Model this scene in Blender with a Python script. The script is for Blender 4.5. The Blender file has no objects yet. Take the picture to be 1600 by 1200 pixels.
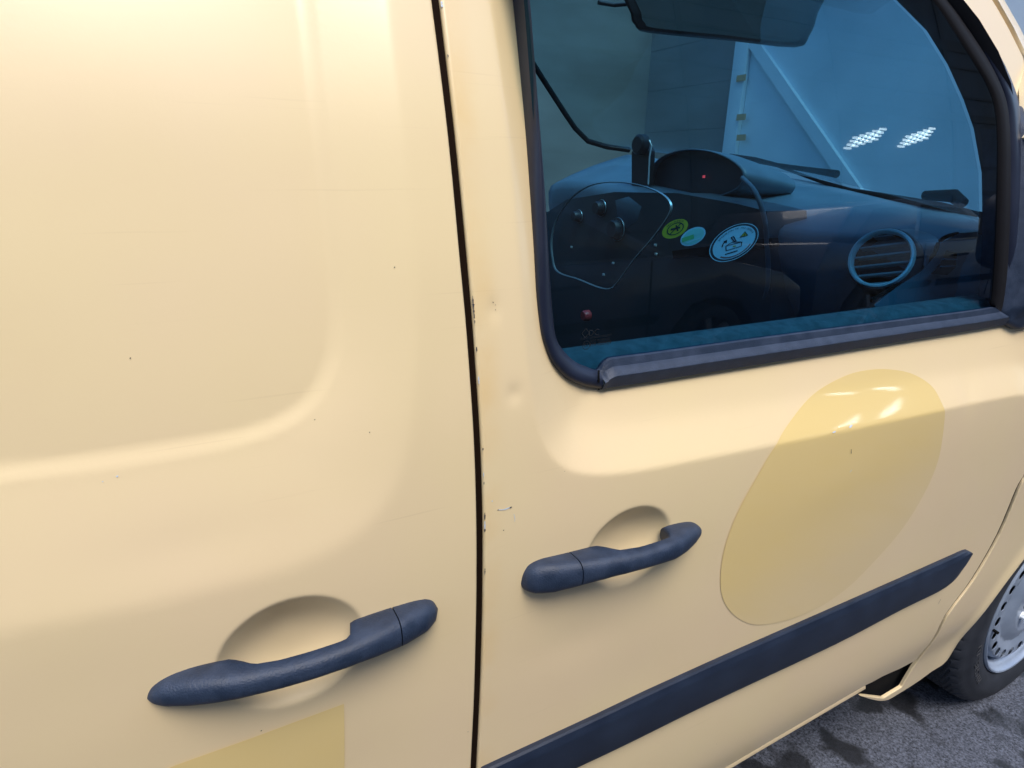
import bpy, bmesh, math, random
import numpy as np
import time as _t
_T0 = _t.time()
from mathutils import Matrix, Vector
from mathutils.geometry import delaunay_2d_cdt

random.seed(4)
R = math.radians
SC = bpy.context.scene
COL = SC.collection

# ------------------------------------------------------------------ camera
CAM_D, CAM_H, FPX = 0.468, 1.305, 960.0
M3 = np.array([[0.88406, 0.13731, -0.44670],
               [-0.46692, 0.29792, -0.83256],
               [0.01880, 0.94466, 0.32743]])
u_, s_, vt_ = np.linalg.svd(M3)
M3 = u_ @ vt_
cam_data = bpy.data.cameras.new('camera')
cam_data.sensor_width = 36.0
cam_data.lens = FPX / 1600 * 36
cam_data.clip_start = 0.02
cam_data.clip_end = 500
cam = bpy.data.objects.new('camera', cam_data)
mw = Matrix([list(M3[0]) + [0.0], list(M3[1]) + [-CAM_D], list(M3[2]) + [CAM_H], [0, 0, 0, 1]])
cam.matrix_world = mw
COL.objects.link(cam)
SC.camera = cam

# ------------------------------------------------------------------ world, sun, exposure
SUN_EL, SUN_AZ = 61.0, -96.0      # azimuth measured from +x towards +y; a high veiled sun over the yard side
w = bpy.data.worlds.new('World')
SC.world = w
w.use_nodes = True
wn = w.node_tree.nodes
wl = w.node_tree.links
sky = wn.new('ShaderNodeTexSky')
sky.sky_type = 'NISHITA'
sky.sun_disc = False
sky.sun_elevation = R(SUN_EL)
sky.sun_rotation = R(90 - SUN_AZ)
sky.air_density = 1.0
sky.dust_density = 1.5
sky.ozone_density = 1.5
bg = wn['Background']
bg.inputs['Strength'].default_value = 0.15
wl.new(sky.outputs[0], bg.inputs['Color'])
sd = bpy.data.lights.new('sun', 'SUN')
sd.energy = 1.2
sd.angle = R(28)
sd.color = (1.0, 0.94, 0.85)
so = bpy.data.objects.new('sun', sd)
dirv = Vector((math.cos(R(SUN_EL)) * math.cos(R(SUN_AZ)), math.cos(R(SUN_EL)) * math.sin(R(SUN_AZ)), math.sin(R(SUN_EL))))
so.rotation_euler = dirv.to_track_quat('Z', 'Y').to_euler()
COL.objects.link(so)
SC.view_settings.view_transform = 'Standard'
SC.view_settings.look = 'None'
SC.view_settings.gamma = 1.0
SC.view_settings.exposure = 1.28


# ------------------------------------------------------------------ pixel -> place helpers (photo pixels, 1600 wide)
def ray(u, v):
    return M3 @ np.array([u - 800.0, 600.0 - v, -FPX])


def Py(u, v, y):
    d = ray(u, v)
    return d * ((CAM_D + y) / d[1]) + np.array([0, -CAM_D, CAM_H])


def Px(u, v, x):
    d = ray(u, v)
    return d * (x / d[0]) + np.array([0, -CAM_D, CAM_H])


def Pz(u, v, z):
    d = ray(u, v)
    return d * ((z - CAM_H) / d[2]) + np.array([0, -CAM_D, CAM_H])


# ------------------------------------------------------------------ side surface of the van
_zt = np.array([-1.30, -1.0, -0.93, -0.88, -0.80, -0.655, -0.533, -0.419, -0.343, -0.275, -0.212, -0.153, -0.07, 0.033, 0.133, 0.25, 0.40, 0.55]) + CAM_H
_yt = np.array([0.10, 0.060, 0.038, 0.030, 0.022, 0.013, 0.004, -0.002, -0.003, 0.0, 0.005, 0.013, 0.027, 0.051, 0.082, 0.122, 0.185, 0.27])
_zz = np.linspace(-0.2, 2.2, 2401)
_yy = np.interp(_zz, _zt, _yt)
_k = np.exp(-0.5 * (np.arange(-90, 91) / 28.0) ** 2)
_k /= _k.sum()
_yy = np.convolve(np.pad(_yy, 90, mode='edge'), _k, mode='valid')


def B(z):
    return np.interp(z, _zz, _yy)


def catmull(pts, n=10, closed=False):
    P = np.array(pts, float)
    m = len(P)
    out = []
    rng = range(m if closed else m - 1)
    for i in rng:
        if closed:
            p0, p1, p2, p3 = P[(i - 1) % m], P[i], P[(i + 1) % m], P[(i + 2) % m]
        else:
            p0, p1, p2, p3 = P[max(i - 1, 0)], P[i], P[i + 1], P[min(i + 2, m - 1)]
        for k in range(n):
            t = k / n
            out.append(0.5 * ((2 * p1) + (-p0 + p2) * t + (2 * p0 - 5 * p1 + 4 * p2 - p3) * t * t + (-p0 + 3 * p1 - 3 * p2 + p3) * t ** 3))
    if not closed:
        out.append(P[-1])
    return np.array(out)


def poly_dist(p, loop, closed=True):
    """distance from points p (n,2) to a polyline, and the nearest point"""
    a = loop
    b = np.roll(loop, -1, axis=0) if closed else loop[1:]
    if not closed:
        a = loop[:-1]
    ab = b - a
    L2 = (ab ** 2).sum(1) + 1e-18
    n = len(p)
    D = np.empty(n)
    N = np.empty((n, 2))
    ch = max(1, int(3e6 / max(len(a), 1)))
    for s in range(0, n, ch):
        q = p[s:s + ch]
        t = ((q[:, None, :] - a[None]) * ab[None]).sum(2) / L2[None]
        t = np.clip(t, 0, 1)
        c = a[None] + t[..., None] * ab[None]
        d2 = ((q[:, None, :] - c) ** 2).sum(2)
        i = d2.argmin(1)
        r = np.arange(len(q))
        D[s:s + ch] = np.sqrt(d2[r, i])
        N[s:s + ch] = c[r, i]
    return D, N


def inside(p, loop):
    x, z = p[:, 0], p[:, 1]
    r = np.zeros(len(p), bool)
    a = loop
    b = np.roll(loop, -1, axis=0)
    for (x0, z0), (x1, z1) in zip(a, b):
        if z0 == z1:
            continue
        c = ((z0 > z) != (z1 > z)) & (x < (x1 - x0) * (z - z0) / (z1 - z0) + x0)
        r ^= c
    return r


def PB(u, v):
    """pixel -> point on the plain body side"""
    y = 0.0
    for _ in range(12):
        p = Py(u, v, y)
        y = float(B(p[2]))
    return p


def PBxz(pts):
    return np.array([PB(u, v)[[0, 2]] for u, v in pts])


def sdist(p, loop):
    d, _ = poly_dist(p, loop)
    return np.where(inside(p, loop), d, -d)


def soft(s, r):
    return np.where(s > 20 * r, s, r * np.log1p(np.exp(np.clip(s / r, -40, 40))))


def sstep(t):
    t = np.clip(t, 0, 1)
    return t * t * (3 - 2 * t)


# contours pressed into the doors (seen in the photograph)
C_front = catmull(np.vstack([PBxz([(742, -250), (750, -120), (764, 0), (783, 150), (799, 300), (811, 450), (822, 580), (838, 670), (862, 718), (905, 742), (980, 741),
                                   (1100, 719), (1250, 689), (1420, 654), (1590, 619)]), [(1.55, 0.93), (1.7, 1.3), (1.6, 1.75), (0.6, 1.9)]]), 8, True)
C_out = catmull(np.vstack([PBxz([(585, -250), (594, -120), (608, 0), (625, 150), (641, 300), (652, 430), (655, 540), (650, 640), (634, 735), (602, 800), (553, 846),
                                 (490, 880), (400, 911), (200, 958), (0, 996), (-200, 1032)]), [(-0.6, 0.98), (-0.95, 0.98), (-1.0, 1.5), (-0.6, 1.9)]]), 8, True)
C_in = catmull(np.vstack([PBxz([(463, -250), (474, -120), (488, 0), (504, 150), (520, 300), (533, 420), (536, 510), (526, 580), (496, 636), (450, 672), (380, 698),
                                (250, 723), (120, 743), (0, 758), (-150, 774), (-320, 790)]), [(-0.6, 1.085), (-0.85, 1.085), (-0.9, 1.5), (-0.55, 1.85)]]), 8, True)

_gx = np.arange(-1.05, 1.75, 0.007)
_gz = np.arange(0.2, 1.95, 0.007)
_GP = np.stack(np.meshgrid(_gx, _gz, indexing='ij'), -1).reshape(-1, 2)


def sd_grid(loop):
    g_ = sdist(_GP, loop[::2]).reshape(len(_gx), len(_gz))
    return g_


_GRIDS = {}


def sd_fast(p, key, loop):
    if key not in _GRIDS:
        _GRIDS[key] = sd_grid(loop)
    g_ = _GRIDS[key]
    a = np.clip((p[:, 0] - _gx[0]) / 0.007, 0, len(_gx) - 1.001)
    b_ = np.clip((p[:, 1] - _gz[0]) / 0.007, 0, len(_gz) - 1.001)
    i, j = a.astype(int), b_.astype(int)
    fa, fb = a - i, b_ - j
    return (g_[i, j] * (1 - fa) + g_[i + 1, j] * fa) * (1 - fb) + (g_[i, j + 1] * (1 - fa) + g_[i + 1, j + 1] * fa) * fb


CUPS = []


def add_cup(outline_px, depth):
    q = PBxz(outline_px)
    c = q.mean(0)
    cov = np.cov((q - c).T)
    ev, evec = np.linalg.eigh(cov)
    ax = np.array([1.0, 0.0])
    # radii along x and z from extents
    rx = (q[:, 0].max() - q[:, 0].min()) / 2
    rz = (q[:, 1].max() - q[:, 1].min()) / 2
    c = np.array([(q[:, 0].max() + q[:, 0].min()) / 2, (q[:, 1].max() + q[:, 1].min()) / 2])
    CUPS.append((c, rx, rz, depth))


add_cup([(333, 1035), (360, 990), (400, 958), (450, 939), (500, 934), (545, 945), (568, 975), (560, 1020), (530, 1058), (470, 1096), (400, 1112), (350, 1100)], 0.024)
add_cup([(917, 862), (930, 832), (960, 807), (1000, 792), (1035, 796), (1050, 815), (1045, 850), (1020, 885), (980, 912), (940, 926), (915, 915)], 0.022)


def bumps(x, z, items):
    y = 0
    for (c, amp, sx, sz) in items:
        y = y + amp * np.exp(-((x - c[0]) / sx) ** 2 - ((z - c[1]) / sz) ** 2)
    return y


DENTS = [(PB(772, 484)[[0, 2]], 0.0010, 0.007, 0.011), (PB(804, 616)[[0, 2]], 0.0011, 0.008, 0.009), (PB(700, 560)[[0, 2]], 0.0006, 0.02, 0.06),
         (PB(900, 1000)[[0, 2]], 0.0009, 0.06, 0.03), (PB(1300, 760)[[0, 2]], -0.0008, 0.09, 0.05), (PB(1000, 1060)[[0, 2]], 0.0008, 0.05, 0.05),
         (PB(300, 860)[[0, 2]], 0.0007, 0.06, 0.02), (PB(560, 1130)[[0, 2]], -0.001, 0.05, 0.04), (PB(120, 1090)[[0, 2]], 0.001, 0.06, 0.05),
         (PB(1520, 620)[[0, 2]], 0.0012, 0.02, 0.03), (PB(250, 400)[[0, 2]], 0.0010, 0.09, 0.08)]


def S(x, z, cups=True):
    x = np.atleast_1d(np.asarray(x, float))
    z = np.atleast_1d(np.asarray(z, float))
    p = np.c_[x, z]
    y = B(z).copy()
    s1 = sd_fast(p, 'f', C_front)
    y += 0.455 * soft(s1 - 0.002, 0.0013) - 0.205 * soft(s1 - 0.050, 0.0050) - 0.25 * soft(s1 - 0.13, 0.012)
    s2 = sd_fast(p, 'o', C_out)
    s3 = sd_fast(p, 'i', C_in)
    t = np.where(s2 <= 0, s2 / 0.06, np.where(s3 >= 0, 1 + s3 / 0.06, s2 / np.maximum(s2 - s3, 1e-6)))
    y += 0.0165 * (soft(t - 0.04, 0.03) - soft(t - 0.98, 0.035)) + 0.0026 * sstep((s3 + 0.007) / 0.017)
    if cups:
        for (c, rx, rz, dep) in CUPS:
            r = np.sqrt(((x - c[0]) / rx) ** 2 + ((z - c[1]) / rz) ** 2)
            r4 = np.clip(r, 0, 1.3)
            core = dep * (1 - np.clip(r4, 0, 1) ** 2.6)
            # soft rim
            y += np.where(r < 1.25, 0.0012 * np.log1p(np.exp(np.clip((dep * (1 - r4 ** 2.6)) / 0.0012, -40, 40))), 0)
    y += bumps(x, z, DENTS)
    return y


def PS(u, v, off=0.0):
    y = 0.0
    for _ in range(10):
        p = Py(u, v, y + off)
        y = float(S(p[0], p[2], False)[0])
    return Py(u, v, y + off)


def PSxz(pts):
    return np.array([PS(u, v)[[0, 2]] for u, v in pts])


# ------------------------------------------------------------------ object helpers
def link(o, parent=None):
    COL.objects.link(o)
    if parent is not None:
        o.parent = parent
    return o


def mesh_obj(name, verts, faces, mat, parent=None, smooth=True, normals=None, angle=None):
    me = bpy.data.meshes.new(name)
    me.from_pydata([tuple(map(float, v)) for v in verts], [], [tuple(int(i) for i in f) for f in faces])
    if mat is not None:
        me.materials.append(mat)
    if smooth:
        me.shade_smooth()
    me.validate()
    if normals is not None and len(me.vertices) == len(normals):
        me.normals_split_custom_set_from_vertices([tuple(map(float, n)) for n in normals])
    o = bpy.data.objects.new(name, me)
    link(o, parent)
    if angle is not None:
        me.set_sharp_from_angle(angle=R(angle))
    return o


def empty(name, loc, label, cat, group=None):
    o = bpy.data.objects.new(name, None)
    o.location = loc
    o.empty_display_size = 0.2
    o['label'] = label
    o['category'] = cat
    if group:
        o['group'] = group
    COL.objects.link(o)
    return o


def tag(o, label=None, cat=None, group=None, kind=None):
    if label:
        o['label'] = label
    if cat:
        o['category'] = cat
    if group:
        o['group'] = group
    if kind:
        o['kind'] = kind
    return o


def resample(loop, step, closed=True):
    P = np.asarray(loop, float)
    if closed:
        P = np.vstack([P, P[:1]])
    L = np.r_[0, np.cumsum(np.hypot(*np.diff(P, axis=0).T))]
    n = max(4, int(L[-1] / step))
    t = np.linspace(0, L[-1], n + 1)
    q = np.c_[np.interp(t, L, P[:, 0]), np.interp(t, L, P[:, 1])]
    return q[:-1] if closed else q


def area(loop):
    x, z = loop.T
    return 0.5 * (x * np.roll(z, -1) - z * np.roll(x, -1)).sum()


def panel(name, outline, surf, mat, parent=None, holes=(), step=0.008, fine=(), fine_step=0.003, edge_r=0.003, skirt=0.018, bstep=0.004, off=0.0, out_sign=-1):
    """a pressed sheet y = surf(x, z) inside an outline in (x, z), with rounded, turned-in edges"""
    loops = []
    for i, lp in enumerate([outline] + list(holes)):
        q = resample(lp, bstep)
        ccw = area(q) > 0
        if (i == 0) != ccw:
            q = q[::-1]
        loops.append(q)                      # interior always on the left
    lo = loops[0].min(0)
    hi = loops[0].max(0)
    gx = np.arange(lo[0] + step / 2, hi[0], step)
    gz = np.arange(lo[1] + step / 2, hi[1], step * 0.87)
    G = np.array([(x + (step / 2 if j % 2 else 0), z) for j, z in enumerate(gz) for x in gx])

    def inmask(p):
        m = inside(p, loops[0])
        for h in loops[1:]:
            m &= ~inside(p, h)
        return m
    if len(G):
        G = G[inmask(G)]

    def bd(p):
        D = np.full(len(p), 9.9)
        N = np.zeros((len(p), 2))
        for lp in loops:
            d, n = poly_dist(p, lp)
            m = d < D
            D[m] = d[m]
            N[m] = n[m]
        return D, N
    if len(G):
        D, _ = bd(G)
        G = G[D > max(edge_r * 1.5, bstep * 0.6)]
    pts = [G] if len(G) else []
    for fl in fine:                          # extra points near feature lines
        d0 = fl['w']
        l0, h0 = fl['loop'].min(0) - d0, fl['loop'].max(0) + d0
        l0 = np.maximum(l0, lo)
        h0 = np.minimum(h0, hi)
        fs = fl.get('step', fine_step)
        fx = np.arange(l0[0], h0[0], fs)
        fz = np.arange(l0[1], h0[1], fs)
        if not len(fx) or not len(fz):
            continue
        X, Z = np.meshgrid(fx, fz)
        F = np.c_[X.ravel() + (np.arange(len(fz)) % 2).repeat(len(fx)) * fs / 2, Z.ravel()]
        d, _ = poly_dist(F, fl['loop'])
        if fl.get('fill'):
            m = (d < d0) | inside(F, fl['loop'])
        else:
            m = d < d0
        F = F[m]
        F = F[inmask(F)]
        if len(F):
            D, _ = bd(F)
            F = F[D > max(edge_r * 1.5, fs * 0.6)]
            pts.append(F)
    if edge_r > 0:
        for k in (0.15, 0.4, 0.75, 1.2):
            dd = edge_r * k
            for lp in loops:
                t = np.roll(lp, -1, axis=0) - np.roll(lp, 1, axis=0)
                t /= np.linalg.norm(t, axis=1)[:, None] + 1e-12
                n = np.c_[-t[:, 1], t[:, 0]]
                q = lp + n * dd
                D, _ = bd(q)
                q = q[(D > dd * 0.9) & inmask(q)]
                if len(q):
                    pts.append(q)
    inner = np.vstack(pts) if pts else np.zeros((0, 2))
    nb = sum(len(l) for l in loops)
    allp = np.vstack(loops + [inner])
    edges = []
    st = 0
    for lp in loops:
        n = len(lp)
        edges += [(st + i, st + (i + 1) % n) for i in range(n)]
        st += n
    r = delaunay_2d_cdt([Vector((float(a), float(b))) for a, b in allp], edges, [], 0, 1e-7)
    vs = np.array([(v.x, v.y) for v in r[0]])
    F = np.array([f for f in r[2] if len(f) == 3])
    cen = vs[F].mean(1)
    F = F[inmask(cen)]
    x, z = vs.T
    D, N = bd(vs)
    y = surf(x, z) + off
    e = 4e-4
    gxv = (surf(x + e, z) - surf(x - e, z)) / (2 * e)
    gzv = (surf(x, z + e) - surf(x, z - e)) / (2 * e)
    if edge_r > 0:
        d = np.clip(D, 0, edge_r)
        q = edge_r - d
        ey = edge_r - np.sqrt(np.maximum(edge_r ** 2 - q ** 2, 0))
        ed = -q / np.sqrt(np.maximum(edge_r ** 2 - q ** 2, (edge_r * 0.25) ** 2))
        dirn = (vs - N)
        ln = np.linalg.norm(dirn, axis=1)
        dirn[ln > 1e-6] /= ln[ln > 1e-6][:, None]
        for lp in loops:                     # boundary points: use the loop's normal
            t = np.roll(lp, -1, axis=0) - np.roll(lp, 1, axis=0)
            t /= np.linalg.norm(t, axis=1)[:, None] + 1e-12
            n = np.c_[-t[:, 1], t[:, 0]]
            b = np.where(ln <= 1e-6)[0]
            if len(b):
                dd = ((vs[b][:, None] - lp[None]) ** 2).sum(2)
                j = dd.argmin(1)
                ok = dd[np.arange(len(b)), j] < 1e-9
                dirn[b[ok]] = n[j[ok]]
        ys = y - out_sign * ey
        gx2 = gxv - out_sign * ed * dirn[:, 0]
        gz2 = gzv - out_sign * ed * dirn[:, 1]
    else:
        ys, gx2, gz2 = y, gxv, gzv
    nrm = np.c_[gx2, -np.ones(len(x)), gz2] if out_sign < 0 else np.c_[-gx2, np.ones(len(x)), -gz2]
    nrm /= np.linalg.norm(nrm, axis=1)[:, None]
    V = np.c_[x, ys, z]
    faces = []
    a = vs[F[:, 1]] - vs[F[:, 0]]
    c = vs[F[:, 2]] - vs[F[:, 0]]
    ccw = (a[:, 0] * c[:, 1] - a[:, 1] * c[:, 0]) > 0
    # ccw in (x, z) seen from -y faces -y
    for f, k in zip(F, ccw):
        t = tuple(f) if (k == (out_sign < 0)) else tuple(f[::-1])
        faces.append(t)
    if skirt:
        cnt = {}
        for f in faces:
            for i in range(3):
                k = (f[i], f[(i + 1) % 3])
                cnt[k] = 1
        bed = [k for k in cnt if (k[1], k[0]) not in cnt]
        idx = {}
        V2 = [V]
        N2 = [nrm]
        nn = len(V)
        add = []
        addn = []
        for a_, b_ in bed:
            for i in (a_, b_):
                if i not in idx:
                    idx[i] = nn + len(add)
                    t = V[b_] - V[a_]
                    sn = np.array([t[2], 0, -t[0]]) if out_sign < 0 else np.array([-t[2], 0, t[0]])
                    sn /= np.linalg.norm(sn) + 1e-12
                    add.append(V[i])
                    addn.append(sn)
                    add.append(V[i] + np.array([0, -out_sign * skirt, 0]))
                    addn.append(sn)
            faces.append((a_ if False else idx[a_], idx[a_] + 1, idx[b_] + 1, idx[b_]))
        if add:
            V = np.vstack([V, add])
            nrm = np.vstack([nrm, addn])
    print('PANEL', name, len(vs), len(F), round(_t.time() - _T0, 1))
    return mesh_obj(name, V, faces, mat, parent, True, nrm)


def loft(name, sections, mat, parent=None, caps=True, closed=True, angle=None):
    """sections: list of (k,3) arrays"""
    n = len(sections)
    k = len(sections[0])
    V = np.vstack(sections)
    F = []
    for i in range(n - 1):
        for j in range(k if closed else k - 1):
            a = i * k + j
            b = i * k + (j + 1) % k
            F.append((a, b, b + k, a + k))
    if caps:
        F.append(tuple(range(k))[::-1])
        F.append(tuple(range((n - 1) * k, n * k)))
    me = bpy.data.meshes.new(name)
    bm = bmesh.new()
    vs = [bm.verts.new(v) for v in V]
    for f in F:
        try:
            bm.faces.new([vs[i] for i in f])
        except ValueError:
            pass
    bmesh.ops.remove_doubles(bm, verts=bm.verts, dist=1e-6)
    bmesh.ops.recalc_face_normals(bm, faces=bm.faces)
    bm.to_mesh(me)
    bm.free()
    me.materials.append(mat)
    me.shade_smooth()
    if angle:
        me.set_sharp_from_angle(angle=R(angle))
    return link(bpy.data.objects.new(name, me), parent)


def tube(name, pts, rad, mat, parent=None, n=10, taper=None, flat=1.0):
    P = np.array(pts, float)
    secs = []
    up0 = np.array([0, 0, 1.0])
    for i, p in enumerate(P):
        t = P[min(i + 1, len(P) - 1)] - P[max(i - 1, 0)]
        t /= np.linalg.norm(t) + 1e-12
        up = up0 if abs(t[2]) < 0.95 else np.array([1.0, 0, 0])
        a = np.cross(t, up)
        a /= np.linalg.norm(a)
        b = np.cross(a, t)
        r = rad * (taper[i] if taper is not None else 1)
        secs.append(np.array([p + r * (math.cos(q) * a + flat * math.sin(q) * b) for q in np.linspace(0, 2 * math.pi, n, endpoint=False)]))
    return loft(name, secs, mat, parent, angle=50)


def box_bm(bm, lo, hi, bev=0.0, rot=None, loc=None):
    r = bmesh.ops.create_cube(bm, size=1)
    vs = r['verts']
    lo = Vector(lo)
    hi = Vector(hi)
    c = (lo + hi) / 2
    s = hi - lo
    for v in vs:
        v.co = Vector((v.co.x * s.x, v.co.y * s.y, v.co.z * s.z)) + c
    if bev > 0:
        es = list({e for v in vs for e in v.link_edges})
        r = bmesh.ops.bevel(bm, geom=es, offset=bev, segments=3, affect='EDGES', profile=0.5)
    return vs


def box(name, lo, hi, mat, parent=None, bev=0.0, mtx=None, angle=35):
    bm = bmesh.new()
    box_bm(bm, lo, hi, bev)
    if mtx is not None:
        bmesh.ops.transform(bm, matrix=mtx, verts=bm.verts)
    me = bpy.data.meshes.new(name)
    bm.to_mesh(me)
    bm.free()
    me.materials.append(mat)
    me.shade_smooth()
    me.set_sharp_from_angle(angle=R(angle))
    return link(bpy.data.objects.new(name, me), parent)


def lathe(name, prof, mat, parent=None, n=64, mtx=None, angle=40):
    """prof: (radius, axial) pairs, axis +y"""
    secs = []
    for a in np.linspace(0, 2 * math.pi, n + 1):
        secs.append(np.array([(r * math.cos(a), h, r * math.sin(a)) for r, h in prof]))
    o = loft(name, secs, mat, parent, caps=False, closed=False, angle=angle)
    if mtx is not None:
        o.data.transform(mtx)
        if mtx.determinant() < 0:
            o.data.flip_normals()
    return o


def prism(name, poly, y0, y1, mat, parent=None, bev=0.0, axis='y', mtx=None):
    """polygon in two axes pushed along the third"""
    bm = bmesh.new()

    def mk(a, b, c):
        return {'y': (a, c, b), 'x': (c, a, b), 'z': (a, b, c)}[axis]
    v0 = [bm.verts.new(mk(a, b, y0)) for a, b in poly]
    v1 = [bm.verts.new(mk(a, b, y1)) for a, b in poly]
    bm.faces.new(v0)
    bm.faces.new(v1[::-1])
    n = len(poly)
    for i in range(n):
        bm.faces.new((v0[i], v1[i], v1[(i + 1) % n], v0[(i + 1) % n]))
    bmesh.ops.recalc_face_normals(bm, faces=bm.faces)
    if bev > 0:
        bmesh.ops.bevel(bm, geom=[e for e in bm.edges], offset=bev, segments=2, affect='EDGES', profile=0.5, clamp_overlap=True)
    if mtx is not None:
        bmesh.ops.transform(bm, matrix=mtx, verts=bm.verts)
    me = bpy.data.meshes.new(name)
    bm.to_mesh(me)
    bm.free()
    me.materials.append(mat)
    me.shade_smooth()
    me.set_sharp_from_angle(angle=R(35))
    return link(bpy.data.objects.new(name, me), parent)


def text_obj(name, body, size, mat, parent, mtx, depth=0.0004, align='CENTER'):
    cu = bpy.data.curves.new(name, 'FONT')
    cu.body = body
    cu.size = size
    cu.align_x = align
    cu.align_y = 'CENTER'
    cu.extrude = depth
    cu.resolution_u = 3
    tmp = bpy.data.objects.new(name, cu)
    COL.objects.link(tmp)
    dg = bpy.context.evaluated_depsgraph_get()
    me = bpy.data.meshes.new_from_object(tmp.evaluated_get(dg))
    COL.objects.unlink(tmp)
    bpy.data.objects.remove(tmp)
    me.transform(mtx)
    me.materials.clear()
    me.materials.append(mat)
    me.name = name
    return link(bpy.data.objects.new(name, me), parent)


# ------------------------------------------------------------------ materials
def mat(name, color, rough=0.5, metal=0.0, coat=0.0, coat_rough=0.1, spec=0.5, emit=None, estr=0.0):
    m = bpy.data.materials.new(name)
    m.use_nodes = True
    b = m.node_tree.nodes['Principled BSDF']
    b.inputs['Base Color'].default_value = (*color, 1)
    b.inputs['Roughness'].default_value = rough
    b.inputs['Metallic'].default_value = metal
    b.inputs['Coat Weight'].default_value = coat
    b.inputs['Coat Roughness'].default_value = coat_rough
    b.inputs['Specular IOR Level'].default_value = spec
    if emit:
        b.inputs['Emission Color'].default_value = (*emit, 1)
        b.inputs['Emission Strength'].default_value = estr
    return m


def nd(m, t, **kw):
    n = m.node_tree.nodes.new(t)
    for k, v in kw.items():
        if k.startswith('i_'):
            n.inputs[k[2:].replace('_', ' ')].default_value = v
        else:
            setattr(n, k, v)
    return n


def vary(m, c1, c2, scale=5.0, detail=4.0, rough=None, bump=None, stretch=(1, 1, 1), lo=0.35, hi=0.65):
    """noise between two colours, optional roughness range and bump"""
    nt = m.node_tree
    b = nt.nodes['Principled BSDF']
    tc = nd(m, 'ShaderNodeTexCoord')
    mp = nd(m, 'ShaderNodeMapping')
    mp.inputs['Scale'].default_value = stretch
    nt.links.new(tc.outputs['Object'], mp.inputs['Vector'])
    n1 = nd(m, 'ShaderNodeTexNoise', i_Scale=scale, i_Detail=detail)
    nt.links.new(mp.outputs[0], n1.inputs['Vector'])
    cr = nd(m, 'ShaderNodeValToRGB')
    cr.color_ramp.elements[0].position = lo
    cr.color_ramp.elements[1].position = hi
    cr.color_ramp.elements[0].color = (*c1, 1)
    cr.color_ramp.elements[1].color = (*c2, 1)
    nt.links.new(n1.outputs['Fac'], cr.inputs['Fac'])
    nt.links.new(cr.outputs['Color'], b.inputs['Base Color'])
    if rough:
        mr = nd(m, 'ShaderNodeMapRange')
        mr.inputs['To Min'].default_value = rough[0]
        mr.inputs['To Max'].default_value = rough[1]
        nt.links.new(n1.outputs['Fac'], mr.inputs['Value'])
        nt.links.new(mr.outputs[0], b.inputs['Roughness'])
    if bump:
        n2 = nd(m, 'ShaderNodeTexNoise', i_Scale=bump[0], i_Detail=3.0)
        nt.links.new(mp.outputs[0], n2.inputs['Vector'])
        bp = nd(m, 'ShaderNodeBump')
        bp.inputs['Strength'].default_value = bump[1]
        bp.inputs['Distance'].default_value = bump[2]
        nt.links.new(n2.outputs['Fac'], bp.inputs['Height'])
        nt.links.new(bp.outputs[0], b.inputs['Normal'])
    return m


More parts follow.
